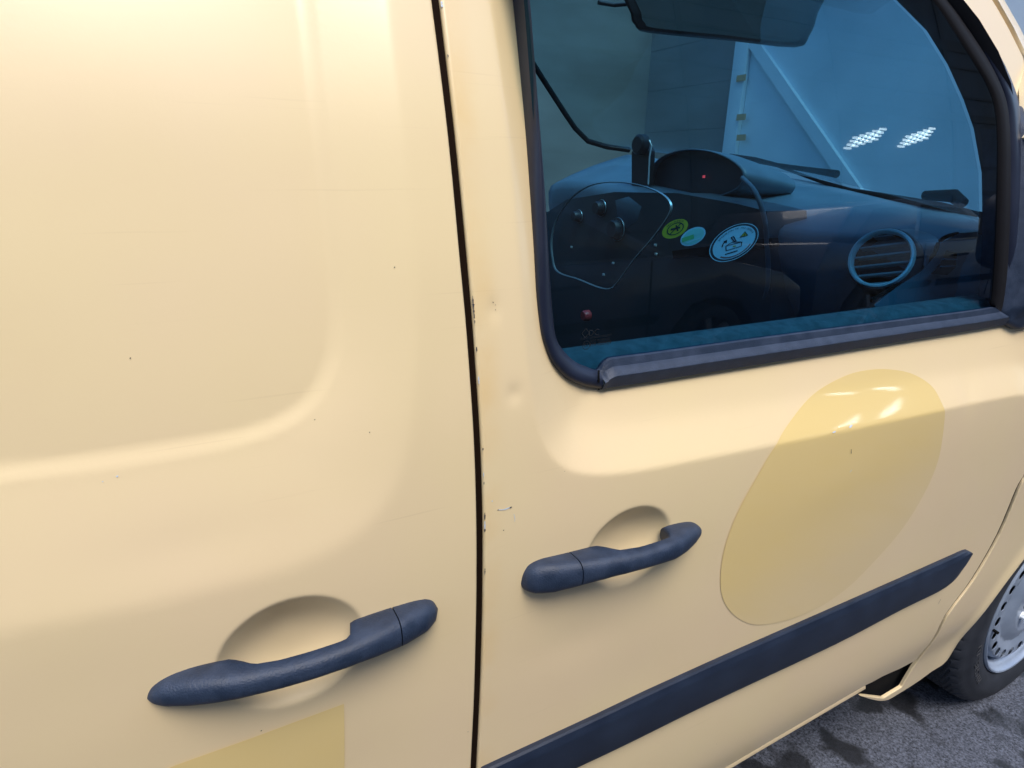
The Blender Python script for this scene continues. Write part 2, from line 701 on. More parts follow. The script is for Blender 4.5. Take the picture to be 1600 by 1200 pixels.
def paint_material(name, c1, c2, rough, coat, coat_rough, bump=0.25, fade=None):
    """aged paint: slow tint drift, faint wiping scratches, tiny dust nibs and orange peel"""
    m = mat(name, c1, rough, 0, coat, coat_rough)
    nt = m.node_tree
    b = nt.nodes['Principled BSDF']
    tc = nd(m, 'ShaderNodeTexCoord')
    n1 = nd(m, 'ShaderNodeTexNoise', i_Scale=3.5, i_Detail=3.0)
    nt.links.new(tc.outputs['Object'], n1.inputs['Vector'])
    mx = nd(m, 'ShaderNodeMix', data_type='RGBA')
    mx.inputs[6].default_value = (*c1, 1)
    mx.inputs[7].default_value = (*c2, 1)
    mr = nd(m, 'ShaderNodeMapRange')
    mr.inputs['From Min'].default_value = 0.35
    mr.inputs['From Max'].default_value = 0.65
    nt.links.new(n1.outputs['Fac'], mr.inputs['Value'])
    nt.links.new(mr.outputs[0], mx.inputs[0])
    # dust nibs / stone chips
    vo = nd(m, 'ShaderNodeTexVoronoi', feature='F1', i_Scale=38.0, i_Randomness=1.0)
    nt.links.new(tc.outputs['Object'], vo.inputs['Vector'])
    lt = nd(m, 'ShaderNodeMath', operation='LESS_THAN')
    lt.inputs[1].default_value = 0.022
    nt.links.new(vo.outputs['Distance'], lt.inputs[0])
    sp = nd(m, 'ShaderNodeSeparateColor')
    nt.links.new(vo.outputs['Color'], sp.inputs[0])
    gt = nd(m, 'ShaderNodeMath', operation='GREATER_THAN')
    gt.inputs[1].default_value = 0.82
    nt.links.new(sp.outputs[0], gt.inputs[0])
    ml = nd(m, 'ShaderNodeMath', operation='MULTIPLY')
    nt.links.new(lt.outputs[0], ml.inputs[0])
    nt.links.new(gt.outputs[0], ml.inputs[1])
    m2 = nd(m, 'ShaderNodeMath', operation='MULTIPLY')
    m2.inputs[1].default_value = 0.7
    nt.links.new(ml.outputs[0], m2.inputs[0])
    mx2 = nd(m, 'ShaderNodeMix', data_type='RGBA')
    nt.links.new(m2.outputs[0], mx2.inputs[0])
    nt.links.new(mx.outputs[2], mx2.inputs[6])
    mx2.inputs[7].default_value = (0.12, 0.08, 0.05, 1)
    # thin light scratches: stretched noise, only its peaks
    mp = nd(m, 'ShaderNodeMapping')
    mp.inputs['Rotation'].default_value = (0, 0.25, 0)
    mp.inputs['Scale'].default_value = (3.0, 3.0, 160.0)
    nt.links.new(tc.outputs['Object'], mp.inputs['Vector'])
    n3 = nd(m, 'ShaderNodeTexNoise', i_Scale=1.6, i_Detail=2.0)
    nt.links.new(mp.outputs[0], n3.inputs['Vector'])
    mr3 = nd(m, 'ShaderNodeMapRange')
    mr3.inputs['From Min'].default_value = 0.68
    mr3.inputs['From Max'].default_value = 0.78
    mr3.inputs['To Max'].default_value = 0.22
    nt.links.new(n3.outputs['Fac'], mr3.inputs['Value'])
    mx3 = nd(m, 'ShaderNodeMix', data_type='RGBA')
    nt.links.new(mr3.outputs[0], mx3.inputs[0])
    nt.links.new(mx2.outputs[2], mx3.inputs[6])
    mx3.inputs[7].default_value = (c1[0] * 0.72, c1[1] * 0.66, c1[2] * 0.6, 1)
    # ochre grime caught along the door shut line, and faint greasy smudges
    sx_ = nd(m, 'ShaderNodeSeparateXYZ')
    nt.links.new(tc.outputs['Object'], sx_.inputs[0])
    g1 = nd(m, 'ShaderNodeMapRange', interpolation_type='SMOOTHSTEP')
    g1.inputs['From Min'].default_value = 0.252
    g1.inputs['From Max'].default_value = 0.226
    nt.links.new(sx_.outputs['X'], g1.inputs['Value'])
    g0 = nd(m, 'ShaderNodeMath', operation='GREATER_THAN')
    g0.inputs[1].default_value = 0.2195
    nt.links.new(sx_.outputs['X'], g0.inputs[0])
    gn = nd(m, 'ShaderNodeTexNoise', i_Scale=14.0, i_Detail=6.0)
    nt.links.new(tc.outputs['Object'], gn.inputs['Vector'])
    gr = nd(m, 'ShaderNodeMapRange')
    gr.inputs['From Min'].default_value = 0.38
    gr.inputs['From Max'].default_value = 0.68
    gr.inputs['To Max'].default_value = 0.5
    nt.links.new(gn.outputs['Fac'], gr.inputs['Value'])
    ga = nd(m, 'ShaderNodeMath', operation='MULTIPLY')
    gb = nd(m, 'ShaderNodeMath', operation='MULTIPLY')
    nt.links.new(g1.outputs[0], ga.inputs[0])
    nt.links.new(g0.outputs[0], ga.inputs[1])
    nt.links.new(ga.outputs[0], gb.inputs[0])
    nt.links.new(gr.outputs[0], gb.inputs[1])
    mg = nd(m, 'ShaderNodeMix', data_type='RGBA')
    nt.links.new(gb.outputs[0], mg.inputs[0])
    nt.links.new(mx3.outputs[2], mg.inputs[6])
    mg.inputs[7].default_value = (0.74, 0.50, 0.19, 1)
    sm_ = nd(m, 'ShaderNodeTexNoise', i_Scale=4.2, i_Detail=9.0, i_Roughness=0.62)
    nt.links.new(mp.outputs[0] if False else tc.outputs['Object'], sm_.inputs['Vector'])
    sr = nd(m, 'ShaderNodeMapRange')
    sr.inputs['From Min'].default_value = 0.50
    sr.inputs['From Max'].default_value = 0.70
    sr.inputs['To Max'].default_value = 0.20
    nt.links.new(sm_.outputs['Fac'], sr.inputs['Value'])
    ms_ = nd(m, 'ShaderNodeMix', data_type='RGBA')
    nt.links.new(sr.outputs[0], ms_.inputs[0])
    nt.links.new(mg.outputs[2], ms_.inputs[6])
    ms_.inputs[7].default_value = (0.74, 0.54, 0.34, 1)
    nt.links.new(ms_.outputs[2], b.inputs['Base Color'])
    if fade:                                 # paler lower end, a reflection put into the colour
        sx = nd(m, 'ShaderNodeVectorMath', operation='DOT_PRODUCT')
        sx.inputs[1].default_value = (-0.35, 0, 1)
        nt.links.new(tc.outputs['Object'], sx.inputs[0])
        fr_ = nd(m, 'ShaderNodeMapRange')
        fr_.inputs['From Min'].default_value = fade[0]
        fr_.inputs['From Max'].default_value = fade[1]
        fr_.inputs['To Min'].default_value = 0.6
        fr_.inputs['To Max'].default_value = 0.0
        nt.links.new(sx.outputs['Value'], fr_.inputs['Value'])
        mx4 = nd(m, 'ShaderNodeMix', data_type='RGBA')
        nt.links.new(fr_.outputs[0], mx4.inputs[0])
        nt.links.new(mx3.outputs[2], mx4.inputs[6])
        mx4.inputs[7].default_value = (0.78, 0.62, 0.385, 1)
        nt.links.new(mx4.outputs[2], b.inputs['Base Color'])
    # orange peel and low waves
    n2 = nd(m, 'ShaderNodeTexNoise', i_Scale=260.0, i_Detail=2.0)
    nt.links.new(tc.outputs['Object'], n2.inputs['Vector'])
    bp = nd(m, 'ShaderNodeBump')
    bp.inputs['Strength'].default_value = bump
    bp.inputs['Distance'].default_value = 0.0002
    nt.links.new(n2.outputs['Fac'], bp.inputs['Height'])
    if bump > 0.1:
        nt.links.new(bp.outputs[0], b.inputs['Normal'])
    rr = nd(m, 'ShaderNodeMapRange')
    rr.inputs['To Min'].default_value = rough - 0.06
    rr.inputs['To Max'].default_value = rough + 0.06
    n4 = nd(m, 'ShaderNodeTexNoise', i_Scale=9.0, i_Detail=6.0)
    nt.links.new(tc.outputs['Object'], n4.inputs['Vector'])
    nt.links.new(n4.outputs['Fac'], rr.inputs['Value'])
    nt.links.new(rr.outputs[0], b.inputs['Roughness'])
    return m


M_paint = paint_material('cream_paint', (0.785, 0.63, 0.36), (0.785, 0.615, 0.375), 0.38, 0.35, 0.17)
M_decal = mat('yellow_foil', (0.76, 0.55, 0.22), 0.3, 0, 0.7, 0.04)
_tc = nd(M_decal, 'ShaderNodeTexCoord')  # foil pales towards its lower end: a reflection mixed into the colour
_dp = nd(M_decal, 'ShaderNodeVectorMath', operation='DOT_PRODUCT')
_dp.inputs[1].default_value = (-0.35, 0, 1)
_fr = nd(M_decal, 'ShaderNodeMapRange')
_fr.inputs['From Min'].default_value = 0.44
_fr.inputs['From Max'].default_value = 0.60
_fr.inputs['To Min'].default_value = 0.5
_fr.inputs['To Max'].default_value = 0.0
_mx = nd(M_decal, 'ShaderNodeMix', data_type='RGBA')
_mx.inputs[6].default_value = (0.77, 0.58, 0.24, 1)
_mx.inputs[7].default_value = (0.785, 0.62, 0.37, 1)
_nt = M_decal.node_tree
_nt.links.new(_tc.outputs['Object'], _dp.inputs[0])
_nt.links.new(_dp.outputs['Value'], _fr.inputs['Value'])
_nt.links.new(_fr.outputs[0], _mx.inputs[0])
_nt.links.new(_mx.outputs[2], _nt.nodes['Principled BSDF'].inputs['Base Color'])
M_gapshade = mat('gap_shade_and_dirt', (0.010, 0.0045, 0.002), 0.9, spec=0.1)  # near-black colour stands for shade and dirt deep in the gaps
M_plastic = vary(mat('grey_grained_plastic', (0.03, 0.035, 0.045), 0.5), (0.010, 0.021, 0.046), (0.022, 0.037, 0.071), 70, 9, (0.45, 0.65), (620, 0.9, 0.0006))
M_mould = vary(mat('moulding_plastic', (0.015, 0.02, 0.03), 0.45), (0.006, 0.012, 0.028), (0.011, 0.020, 0.042), 20, 9, (0.40, 0.58), (700, 0.5, 0.0004))
M_rubber = vary(mat('seal_rubber', (0.012, 0.014, 0.022), 0.5), (0.007, 0.011, 0.027), (0.011, 0.017, 0.038), 12, 4, (0.38, 0.55))
M_channel = mat('matt_black_felt', (0.004, 0.004, 0.006), 0.9, spec=0.2)
M_black = mat('black_void', (0.002, 0.002, 0.0025), 0.9, spec=0.2)
M_tyre = vary(mat('tyre_rubber', (0.02, 0.021, 0.024), 0.75), (0.011, 0.014, 0.021), (0.020, 0.024, 0.034), 25, 6, (0.6, 0.85), (300, 0.4, 0.0006))
M_rim = vary(mat('painted_steel', (0.45, 0.47, 0.5), 0.38, 0.25), (0.20, 0.25, 0.33), (0.30, 0.36, 0.46), 9, 6, (0.28, 0.5), (200, 0.15, 0.0004))
M_chrome = mat('satin_silver', (0.92, 0.94, 0.94), 0.35, 0.15)
M_dash = vary(mat('dash_plastic', (0.05, 0.055, 0.065), 0.42), (0.10, 0.155, 0.20), (0.125, 0.185, 0.235), 12, 4, (0.36, 0.5), (700, 0.3, 0.0004))
M_dashdark = mat('dark_dash_plastic', (0.020, 0.030, 0.042), 0.45)
M_trim = mat('black_pillar_trim', (0.008, 0.009, 0.012), 0.5)
M_greytrim = vary(mat('grey_door_trim', (0.12, 0.13, 0.13), 0.8), (0.09, 0.10, 0.10), (0.15, 0.16, 0.16), 60, 6)


def glass_material(name, tint, ior=1.52, rough=0.0):
    m = bpy.data.materials.new(name)
    m.use_nodes = True
    nt = m.node_tree
    nt.nodes.clear()
    out = nd(m, 'ShaderNodeOutputMaterial')
    tr = nd(m, 'ShaderNodeBsdfTransparent')
    tr.inputs[0].default_value = (*tint, 1)
    gl = nd(m, 'ShaderNodeBsdfGlossy')
    gl.inputs['Roughness'].default_value = rough
    fr = nd(m, 'ShaderNodeFresnel')
    ge = nd(m, 'ShaderNodeNewGeometry')
    mi = nd(m, 'ShaderNodeMapRange')
    mi.inputs['To Min'].default_value = ior
    mi.inputs['To Max'].default_value = 1.0 / ior
    nt.links.new(ge.outputs['Backfacing'], mi.inputs['Value'])
    nt.links.new(mi.outputs[0], fr.inputs[0])
    ms = nd(m, 'ShaderNodeMath', operation='MULTIPLY')
    ms.inputs[1].default_value = 1.15
    ms.use_clamp = True
    nt.links.new(fr.outputs[0], ms.inputs[0])
    mx = nd(m, 'ShaderNodeMixShader')
    nt.links.new(ms.outputs[0], mx.inputs[0])
    nt.links.new(tr.outputs[0], mx.inputs[1])
    nt.links.new(gl.outputs[0], mx.inputs[2])
    # thin film of dust
    df = nd(m, 'ShaderNodeBsdfDiffuse')
    df.inputs[0].default_value = (0.5, 0.52, 0.5, 1)
    tc = nd(m, 'ShaderNodeTexCoord')
    no = nd(m, 'ShaderNodeTexNoise', i_Scale=7.0, i_Detail=7.0)
    nt.links.new(tc.outputs['Object'], no.inputs['Vector'])
    mr = nd(m, 'ShaderNodeMapRange')
    mr.inputs['From Min'].default_value = 0.35
    mr.inputs['From Max'].default_value = 0.8
    mr.inputs['To Min'].default_value = 0.001
    mr.inputs['To Max'].default_value = 0.010
    nt.links.new(no.outputs['Fac'], mr.inputs['Value'])
    m2 = nd(m, 'ShaderNodeMixShader')
    nt.links.new(mr.outputs[0], m2.inputs[0])
    nt.links.new(mx.outputs[0], m2.inputs[1])
    nt.links.new(df.outputs[0], m2.inputs[2])
    nt.links.new(m2.outputs[0], out.inputs[0])
    return m


M_glass = glass_material('blue_tinted_glass', (0.19, 0.50, 0.70))
M_clear = glass_material('windscreen_glass', (0.72, 0.85, 0.88))

# ------------------------------------------------------------------ ground
M_asphalt = mat('asphalt', (0.05, 0.05, 0.055), 0.8)
nt = M_asphalt.node_tree
b = nt.nodes['Principled BSDF']
tc = nd(M_asphalt, 'ShaderNodeTexCoord')
sp1 = nd(M_asphalt, 'ShaderNodeTexNoise', i_Scale=170.0, i_Detail=5.0, i_Roughness=0.75)
sp2 = nd(M_asphalt, 'ShaderNodeTexNoise', i_Scale=8.0, i_Detail=3.0, i_Roughness=0.4)
sp3 = nd(M_asphalt, 'ShaderNodeTexVoronoi', i_Scale=420.0)
for s in (sp1, sp2, sp3):
    nt.links.new(tc.outputs['Object'], s.inputs['Vector'])
cr = nd(M_asphalt, 'ShaderNodeValToRGB')
cr.color_ramp.elements[0].position = 0.36
cr.color_ramp.elements[0].color = (0.008, 0.010, 0.015, 1)
cr.color_ramp.elements[1].position = 0.66
cr.color_ramp.elements[1].color = (0.14, 0.155, 0.20, 1)
nt.links.new(sp1.outputs['Fac'], cr.inputs['Fac'])
wet = nd(M_asphalt, 'ShaderNodeMapRange')
wet.inputs['From Min'].default_value = 0.535
wet.inputs['From Max'].default_value = 0.60
nt.links.new(sp2.outputs['Fac'], wet.inputs['Value'])
mxa = nd(M_asphalt, 'ShaderNodeMix', data_type='RGBA', blend_type='MULTIPLY')
mxa.inputs[7].default_value = (0.13, 0.13, 0.14, 1)
nt.links.new(wet.outputs[0], mxa.inputs[0])
nt.links.new(cr.outputs[0], mxa.inputs[6])
nt.links.new(mxa.outputs[2], b.inputs['Base Color'])
rg = nd(M_asphalt, 'ShaderNodeMapRange')
rg.inputs['To Min'].default_value = 0.85
rg.inputs['To Max'].default_value = 0.45
nt.links.new(wet.outputs[0], rg.inputs['Value'])
nt.links.new(rg.outputs[0], b.inputs['Roughness'])
bp = nd(M_asphalt, 'ShaderNodeBump')
bp.inputs['Strength'].default_value = 0.8
bp.inputs['Distance'].default_value = 0.003
nt.links.new(sp1.outputs['Fac'], bp.inputs['Height'])
nt.links.new(bp.outputs[0], b.inputs['Normal'])
GZ = -0.049
g = mesh_obj('ground', [(-150, -150, GZ), (150, -150, GZ), (150, 150, GZ), (-150, 150, GZ)], [(0, 1, 2, 3)], M_asphalt)
tag(g, 'grey asphalt yard with dark damp blotches', kind='structure')

# ------------------------------------------------------------------ THE VAN
van = empty('delivery_van', (0.3, 0.8, 0), 'cream yellow delivery van seen close up along its side doors', 'van')
INV = Matrix.Translation((-0.3, -0.8, 0))


def kid(o, label=None, parent=van):
    """parent keeping world place"""
    o.parent = parent
    o.matrix_parent_inverse = INV
    if label:
        o['label'] = label
    return o


def sub(o, parent, label=None):
    o.parent = parent
    if label:
        o['label'] = label
    return o


def edge_px(pts, ext_top=None, ext_bot=None):
    q = catmull(PSxz(pts), 4)
    return q


gapL_px = [(677, 0), (696, 150), (710, 280), (721, 400), (730.5, 500), (738, 600), (744, 700), (747, 800), (747.5, 900), (746, 1000), (743, 1100), (738, 1200)]
gapR_px = [(688, 0), (706, 150), (720, 280), (731.5, 400), (740, 500), (747, 600), (753, 700), (756, 800), (756.2, 900), (754.5, 1000), (751, 1100), (746, 1200)]
GL = edge_px([(u - 1.6, v) for u, v in gapL_px])
GR = edge_px([(u + 0.4, v) for u, v in gapR_px])
print('gap x', GL[::8, 0].round(3), GR[::8, 0].round(3), 'z', GL[0, 1], GL[-1, 1])
GLt = np.array([[GL[0, 0] - 0.002, 1.62], [GL[0, 0] - 0.02, 1.78]])[::-1]
GRt = np.array([[GR[0, 0] - 0.002, 1.62], [GR[0, 0] - 0.02, 1.78]])[::-1]
GLf = np.vstack([GLt, GL, [[GL[-1, 0] - 0.004, 0.5], [GL[-1, 0] - 0.006, 0.42]]])
GRf = np.vstack([GRt, GR, [[GR[-1, 0] - 0.004, 0.5], [GR[-1, 0] - 0.006, 0.42]]])


def cup_loops(i):
    c, rx, rz, dep = CUPS[i]
    a = np.linspace(0, 2 * math.pi, 60, endpoint=False)
    return np.c_[c[0] + rx * np.cos(a), c[1] + rz * np.sin(a)]


# sliding door
sl_out = np.vstack([GLf, [[-0.95, 0.42], [-0.95, 1.78]]])
sliding = kid(panel('sliding_door', sl_out, S, M_paint, None, step=0.012,
                    fine=[dict(loop=C_out, w=0.016, step=0.004), dict(loop=C_in, w=0.022, step=0.004), dict(loop=cup_loops(0), w=0.008, step=0.0022, fill=True)],
                    edge_r=0.0028), 'cream sliding side door with pressed blank window panel')

# front door outline
door_front_px = [(1599.5, 745), (1588, 764), (1558, 835), (1518, 905), (1478, 960), (1460, 995), (1430, 1033)]
DF = catmull(PSxz(door_front_px), 4)
corner = PSxz([(1405, 1046), (1378, 1058), (1362, 1067), (1353, 1071), (1242, 1136), (1132, 1201)])
bot = np.array([[corner[-1][0] - 0.25, corner[-1][1]], [GRf[-1, 0] + 0.01, corner[-1][1] - 0.002], [GRf[-1, 0], corner[-1][1] + 0.01]])
apx = PSxz([(1552, 0), (1576, 42), (1600, 90)])
up = np.vstack([[[1.37, 0.86], [1.375, 1.02], [1.35, 1.12], [1.26, 1.27]], apx[::-1], [[apx[0][0] - 0.14, apx[0][1] + 0.10], [apx[0][0] - 0.32, 1.74], [0.45, 1.78]]])
fd_out = np.vstack([GRf[GRf[:, 1] > corner[-1][1] + 0.012], bot[::-1][0:1], bot[1:2], bot[0:1], corner[::-1], DF[::-1], up])
# window opening (outer line of the seal)
W_out_px = [(780, -200), (789, -110), (801, 0), (816, 150), (828, 300), (834.6, 400), (838, 460), (844, 513), (851, 541), (862, 566), (882, 589), (908, 602), (935, 606.5), (943, 605.4), (953, 604), (967, 602.2), (985, 599.5), (1010, 595.6),
            (1040, 591), (1200, 566), (1400, 534), (1553, 509.5), (1576, 500), (1586, 460), (1592, 380), (1593, 280), (1591, 210), (1587, 163), (1575, 125), (1555, 83), (1525, 37), (1497, 0),
            (1440, -60), (1360, -120), (1250, -170), (1100, -195)]
W_in_px = [(806, -200), (815, -110), (827, 0), (838.5, 150), (850.5, 300), (856, 400), (860, 460), (865, 513), (871, 534), (884, 552), (900, 566), (919, 574.5), (935, 579), (943, 569), (953, 561), (967, 558.5), (985, 556.2), (1010, 553),
           (1040, 549), (1200, 527), (1400, 501), (1543, 482), (1551, 474), (1555, 440), (1559, 370), (1562, 280), (1562, 210), (1557, 165), (1544, 130), (1520, 90), (1490, 43), (1460, 0),
           (1410, -50), (1335, -105), (1235, -150), (1100, -172)]
Wo = catmull(PSxz(W_out_px), 4, True)
Wi = catmull(PSxz(W_in_px), 4, True)
wc = Wo.mean(0)
hole = wc + (Wo - wc) * 0.985
fdoor = kid(panel('front_door', fd_out, S, M_paint, None, holes=[hole], step=0.012,
                  fine=[dict(loop=C_front, w=0.014, step=0.004), dict(loop=cup_loops(1), w=0.008, step=0.0022, fill=True), dict(loop=np.array([PB(772, 484)[[0, 2]], PB(804, 616)[[0, 2]]]), w=0.02, step=0.004)],
                  edge_r=0.0030), 'cream front passenger door with framed window and yellow foil blob')

# strip close behind the gap; its near-black colour carries the shade and dirt
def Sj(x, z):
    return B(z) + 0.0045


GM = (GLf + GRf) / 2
jamb = kid(panel('gap_shade_strip', np.vstack([GM + [-0.013, 0], (GM + [0.011, 0])[::-1]]), Sj, M_gapshade, None, step=0.02, edge_r=0, bstep=0.01, skirt=0.10),
           'near-black strip standing for shade and dirt in the gap between the doors')


# ------------------------------------------------------------------ window glass and seals
def Sg(x, z):
    """glass: upright at the belt, leaning in gently above"""
    t = np.clip(np.asarray(z, float) - 1.10, -0.2, 1)
    return 0.040 + 0.012 * t + 0.16 * np.clip(t, 0, 1) ** 2


def glass_y(x, z):
    return float(np.atleast_1d(Sg(x, z))[0])


def gpt(u, v, off=0.002):
    y = 0.045
    for _ in range(6):
        p_ = Py(u, v, y + off)
        y = glass_y(p_[0], p_[2])
    return Py(u, v, y + off)



WiG = catmull(np.array([gpt(u, v, -0.003) for u, v in W_in_px]), 4, True)
gl_loop = WiG[:, [0, 2]].mean(0) + (WiG[:, [0, 2]] - WiG[:, [0, 2]].mean(0)) * 1.012
glass = panel('window_glass', gl_loop, Sg, M_glass, fdoor, step=0.03, edge_r=0, skirt=0.0, bstep=0.01)
tag(glass, 'blue tinted side window pane')


def strip3(name, outer, inner, prof, mat, parent, closed=False, angle=None):
    """band between two 3-D lines; prof: list of (t, outward)"""
    secs = []
    n = len(outer)
    for i in range(n):
        a, b_ = outer[i], inner[i]
        secs.append(np.array([a + (b_ - a) * t + np.array([0, -h, 0]) for t, h in prof]))
    if closed:
        secs.append(secs[0])
    return loft(name, secs, mat, parent, caps=False, closed=False, angle=angle)


def on_side(q, off=0.0):
    return np.c_[q[:, 0], S(q[:, 0], q[:, 1], False) + off, q[:, 1]]


def on_glass(q, off=0.0):
    return np.c_[q[:, 0], Sg(q[:, 0], q[:, 1]) + off, q[:, 1]]


# split matched outlines: indices (catmull 4 per point)
iA, iB, iC = 0, 12 * 4, 21 * 4
# left and corner piece (from the top down to the joint)
def seal_piece(name, i0, i1, prof, mat_, label, angle=None):
    idx = [k % len(Wo) for k in range(i0, i1 + 1)]
    o = on_side(Wo[idx], 0.001)
    inn = WiG[idx].copy()
    ob = strip3(name, o, inn, prof, mat_, fdoor, angle=angle)
    tag(ob, label)
    return ob


prof_round = [(-0.02, -0.008), (0.0, 0.003), (0.06, 0.006), (0.2, 0.0085), (0.45, 0.0095), (0.7, 0.008), (0.9, 0.004), (1.0, 0.000), (1.01, -0.006)]
seal_piece('window_seal', 0, iB, prof_round, M_rubber, 'black rubber seal along the rear edge of the window')
prof_belt = [(-0.02, -0.008), (0.0, 0.004), (0.05, 0.0075), (0.45, 0.0125), (0.5, 0.0128), (0.56, 0.0115), (0.72, 0.005), (0.74, 0.0035), (0.98, 0.001), (1.0, -0.001), (1.01, -0.006)]
seal_piece('belt_strip', iB, iC + 2, prof_belt, M_plastic, 'dark plastic strip along the bottom of the window', angle=30)
prof_right = [(-0.02, -0.008), (0.0, 0.003), (0.05, 0.007), (0.2, 0.010), (0.4, 0.009), (0.52, 0.004), (0.54, -0.004)]
seal_piece('window_frame_seal', iC + 2, len(Wo), prof_right, M_rubber, 'black seal along the curved front edge of the window')
seal_piece('glass_channel', iC + 2, len(Wo), [(0.525, 0.002), (0.6, 0.0035), (0.75, 0.003), (0.97, 0.002), (1.0, -0.004)], M_channel, 'matt black glass channel inside the curved seal')

# little end cap of the belt strip
e0 = PS(936, 606, -0.001)
ec = tube('strip_joint', [PS(935.5, 608, 0.0), PS(935.5, 594, -0.0125), PS(935.5, 579, -0.009)], 0.0012, M_black, fdoor, 6)


# ------------------------------------------------------------------ handles
def handle(name, top, botm, parent, prot, n=44, t0=0.0, t1=1.0, label=None):
    """bar handle: top and bottom lines in (x, z), front and back faces from prot"""
    T3, B3 = catmull(top, 6), catmull(botm, 6)
    x0, x1 = top[0][0], top[-1][0]
    ks = [p[0] for p in prot]
    secs = []
    for i in range(n):
        q = 0.5 - 0.5 * math.cos(math.pi * i / (n - 1))
        g = t0 + (t1 - t0) * q
        xx = x0 + (x1 - x0) * g
        yo, yb = np.interp(g, ks, [p[1] for p in prot]), np.interp(g, ks, [p[2] for p in prot])
        zt_ = np.interp(xx, T3[:, 0], T3[:, 1])
        zb_ = np.interp(xx, B3[:, 0], B3[:, 1])
        cz, hz = (zt_ + zb_) / 2, max((zt_ - zb_) / 2, 0.0004)
        base = float(B(cz))
        ya, yz = base - yo, base - yb
        hf = min(0.0125, (yz - ya) * 0.6)
        yc_ = ya + hf
        sec = []
        for a in np.linspace(0, 2 * math.pi, 32, endpoint=False):
            ca, sa = math.cos(a), math.sin(a)
            zz = math.copysign(abs(sa) ** 0.8, sa)
            yy = yc_ - hf * abs(ca) ** 0.85 if ca >= 0 else yc_ + (yz - yc_) * abs(ca) ** 0.5
            sec.append((xx, yy, cz + hz * zz))
        secs.append(np.array(sec))
    o = loft(name, secs, M_plastic, parent, angle=60)
    if label:
        tag(o, label)
    return o


# (position 0..1, outward of front face, outward of back face)
grip = [(0, 0.001, -0.006), (0.015, 0.006, -0.006), (0.05, 0.013, -0.006), (0.12, 0.021, -0.006), (0.2, 0.028, -0.004), (0.255, 0.0315, -0.002), (0.29, 0.033, 0.006), (0.32, 0.034, 0.015), (0.4, 0.0365, 0.019), (0.5, 0.038, 0.020), (0.60, 0.0375, 0.020), (0.635, 0.037, 0.019),
        (0.650, 0.0368, 0.010), (0.66, 0.0365, -0.004), (0.72, 0.0345, -0.006), (0.84, 0.0285, -0.006), (0.93, 0.021, -0.006), (0.975, 0.013, -0.006), (1, 0.002, -0.006)]
rt = [(-0.0722, .9055), (-0.0705, .9100), (-0.066, .9150), (-0.056, .9195), (-0.038, .9222), (-0.018, .9222), (0.01, .9212), (0.04, .9203), (0.07, .9203), (0.10, .9215), (0.125, .9218), (0.147, .9205), (0.161, .9175), (0.1685, .9120), (0.1725, .9035)]
rb = [(-0.0722, .9050), (-0.0705, .9015), (-0.066, .8990), (-0.056, .8975), (-0.038, .8972), (-0.010, .8982), (0.03, .8990), (0.08, .8980), (0.105, .8955), (0.125, .8930), (0.145, .8920), (0.158, .8922), (0.167, .8945), (0.171, .8985), (0.1725, .9030)]
tcap = 0.815
h1 = handle('door_handle', rt, rb, sliding, grip, t0=0, t1=tcap, n=60, label='worn dark grey pull handle of the sliding door')
h1c = handle('handle_cap', rt, rb, sliding, grip, t0=tcap + 0.0045, t1=1, n=26, label='rounded end cap of the sliding door handle')
ft = [(.2653, .9003), (.2662, .9070), (.2690, .9140), (.2745, .9205), (.2880, .9238), (.3050, .9235), (.3300, .9222), (.3600, .9208), (.3900, .9188), (.4150, .9178), (.4400, .9178), (.4620, .9170), (.4800, .9150), (.4960, .9110), (.5070, .9050), (.5122, .8978)]
fb = [(.2653, .8997), (.2662, .8955), (.2700, .8915), (.2770, .8895), (.2880, .8892), (.3150, .8915), (.3490, .8945), (.3900, .8950), (.4250, .8935), (.4550, .8915), (.4800, .8912), (.4980, .8930), (.5080, .8952), (.5122, .8972)]
grip2 = [(0, 0.001, -0.006), (0.012, 0.009, -0.006), (0.04, 0.016, -0.006), (0.12, 0.024, -0.006), (0.22, 0.029, -0.006), (0.34, 0.034, -0.006), (0.385, 0.035, -0.004), (0.42, 0.036, 0.006), (0.45, 0.037, 0.016), (0.55, 0.038, 0.020), (0.68, 0.0375, 0.020), (0.735, 0.0365, 0.019),
         (0.75, 0.036, 0.010), (0.76, 0.0355, -0.004), (0.82, 0.031, -0.006), (0.90, 0.023, -0.006), (0.96, 0.015, -0.006), (0.99, 0.008, -0.006), (1, 0.002, -0.006)]
fcap = 0.235
h2c = handle('handle_cap', ft, fb, fdoor, grip2, t0=0, t1=fcap - 0.005, n=28, label='rounded lock cap of the front door handle')
h2 = handle('door_handle', ft, fb, fdoor, grip2, t0=fcap, t1=1, n=60, label='dark grey pull handle of the front door')

# ------------------------------------------------------------------ rubbing strips
def moulding(name, top, botm, parent, label):
    """top, botm: matched (x,z)"""
    o_ = on_side(np.array(botm), 0.0)
    i_ = on_side(np.array(top), 0.0)
    prof = [(0.0, -0.006), (0.0, 0.006), (0.03, 0.009), (0.08, 0.0105), (0.5, 0.0125), (0.82, 0.0118), (0.86, 0.0112), (0.90, 0.0095), (0.97, 0.0075), (1.0, 0.005), (1.0, -0.006)]
    ob = strip3(name, o_, i_, prof, M_mould, parent, angle=25)
    tag(ob, label)
    return ob


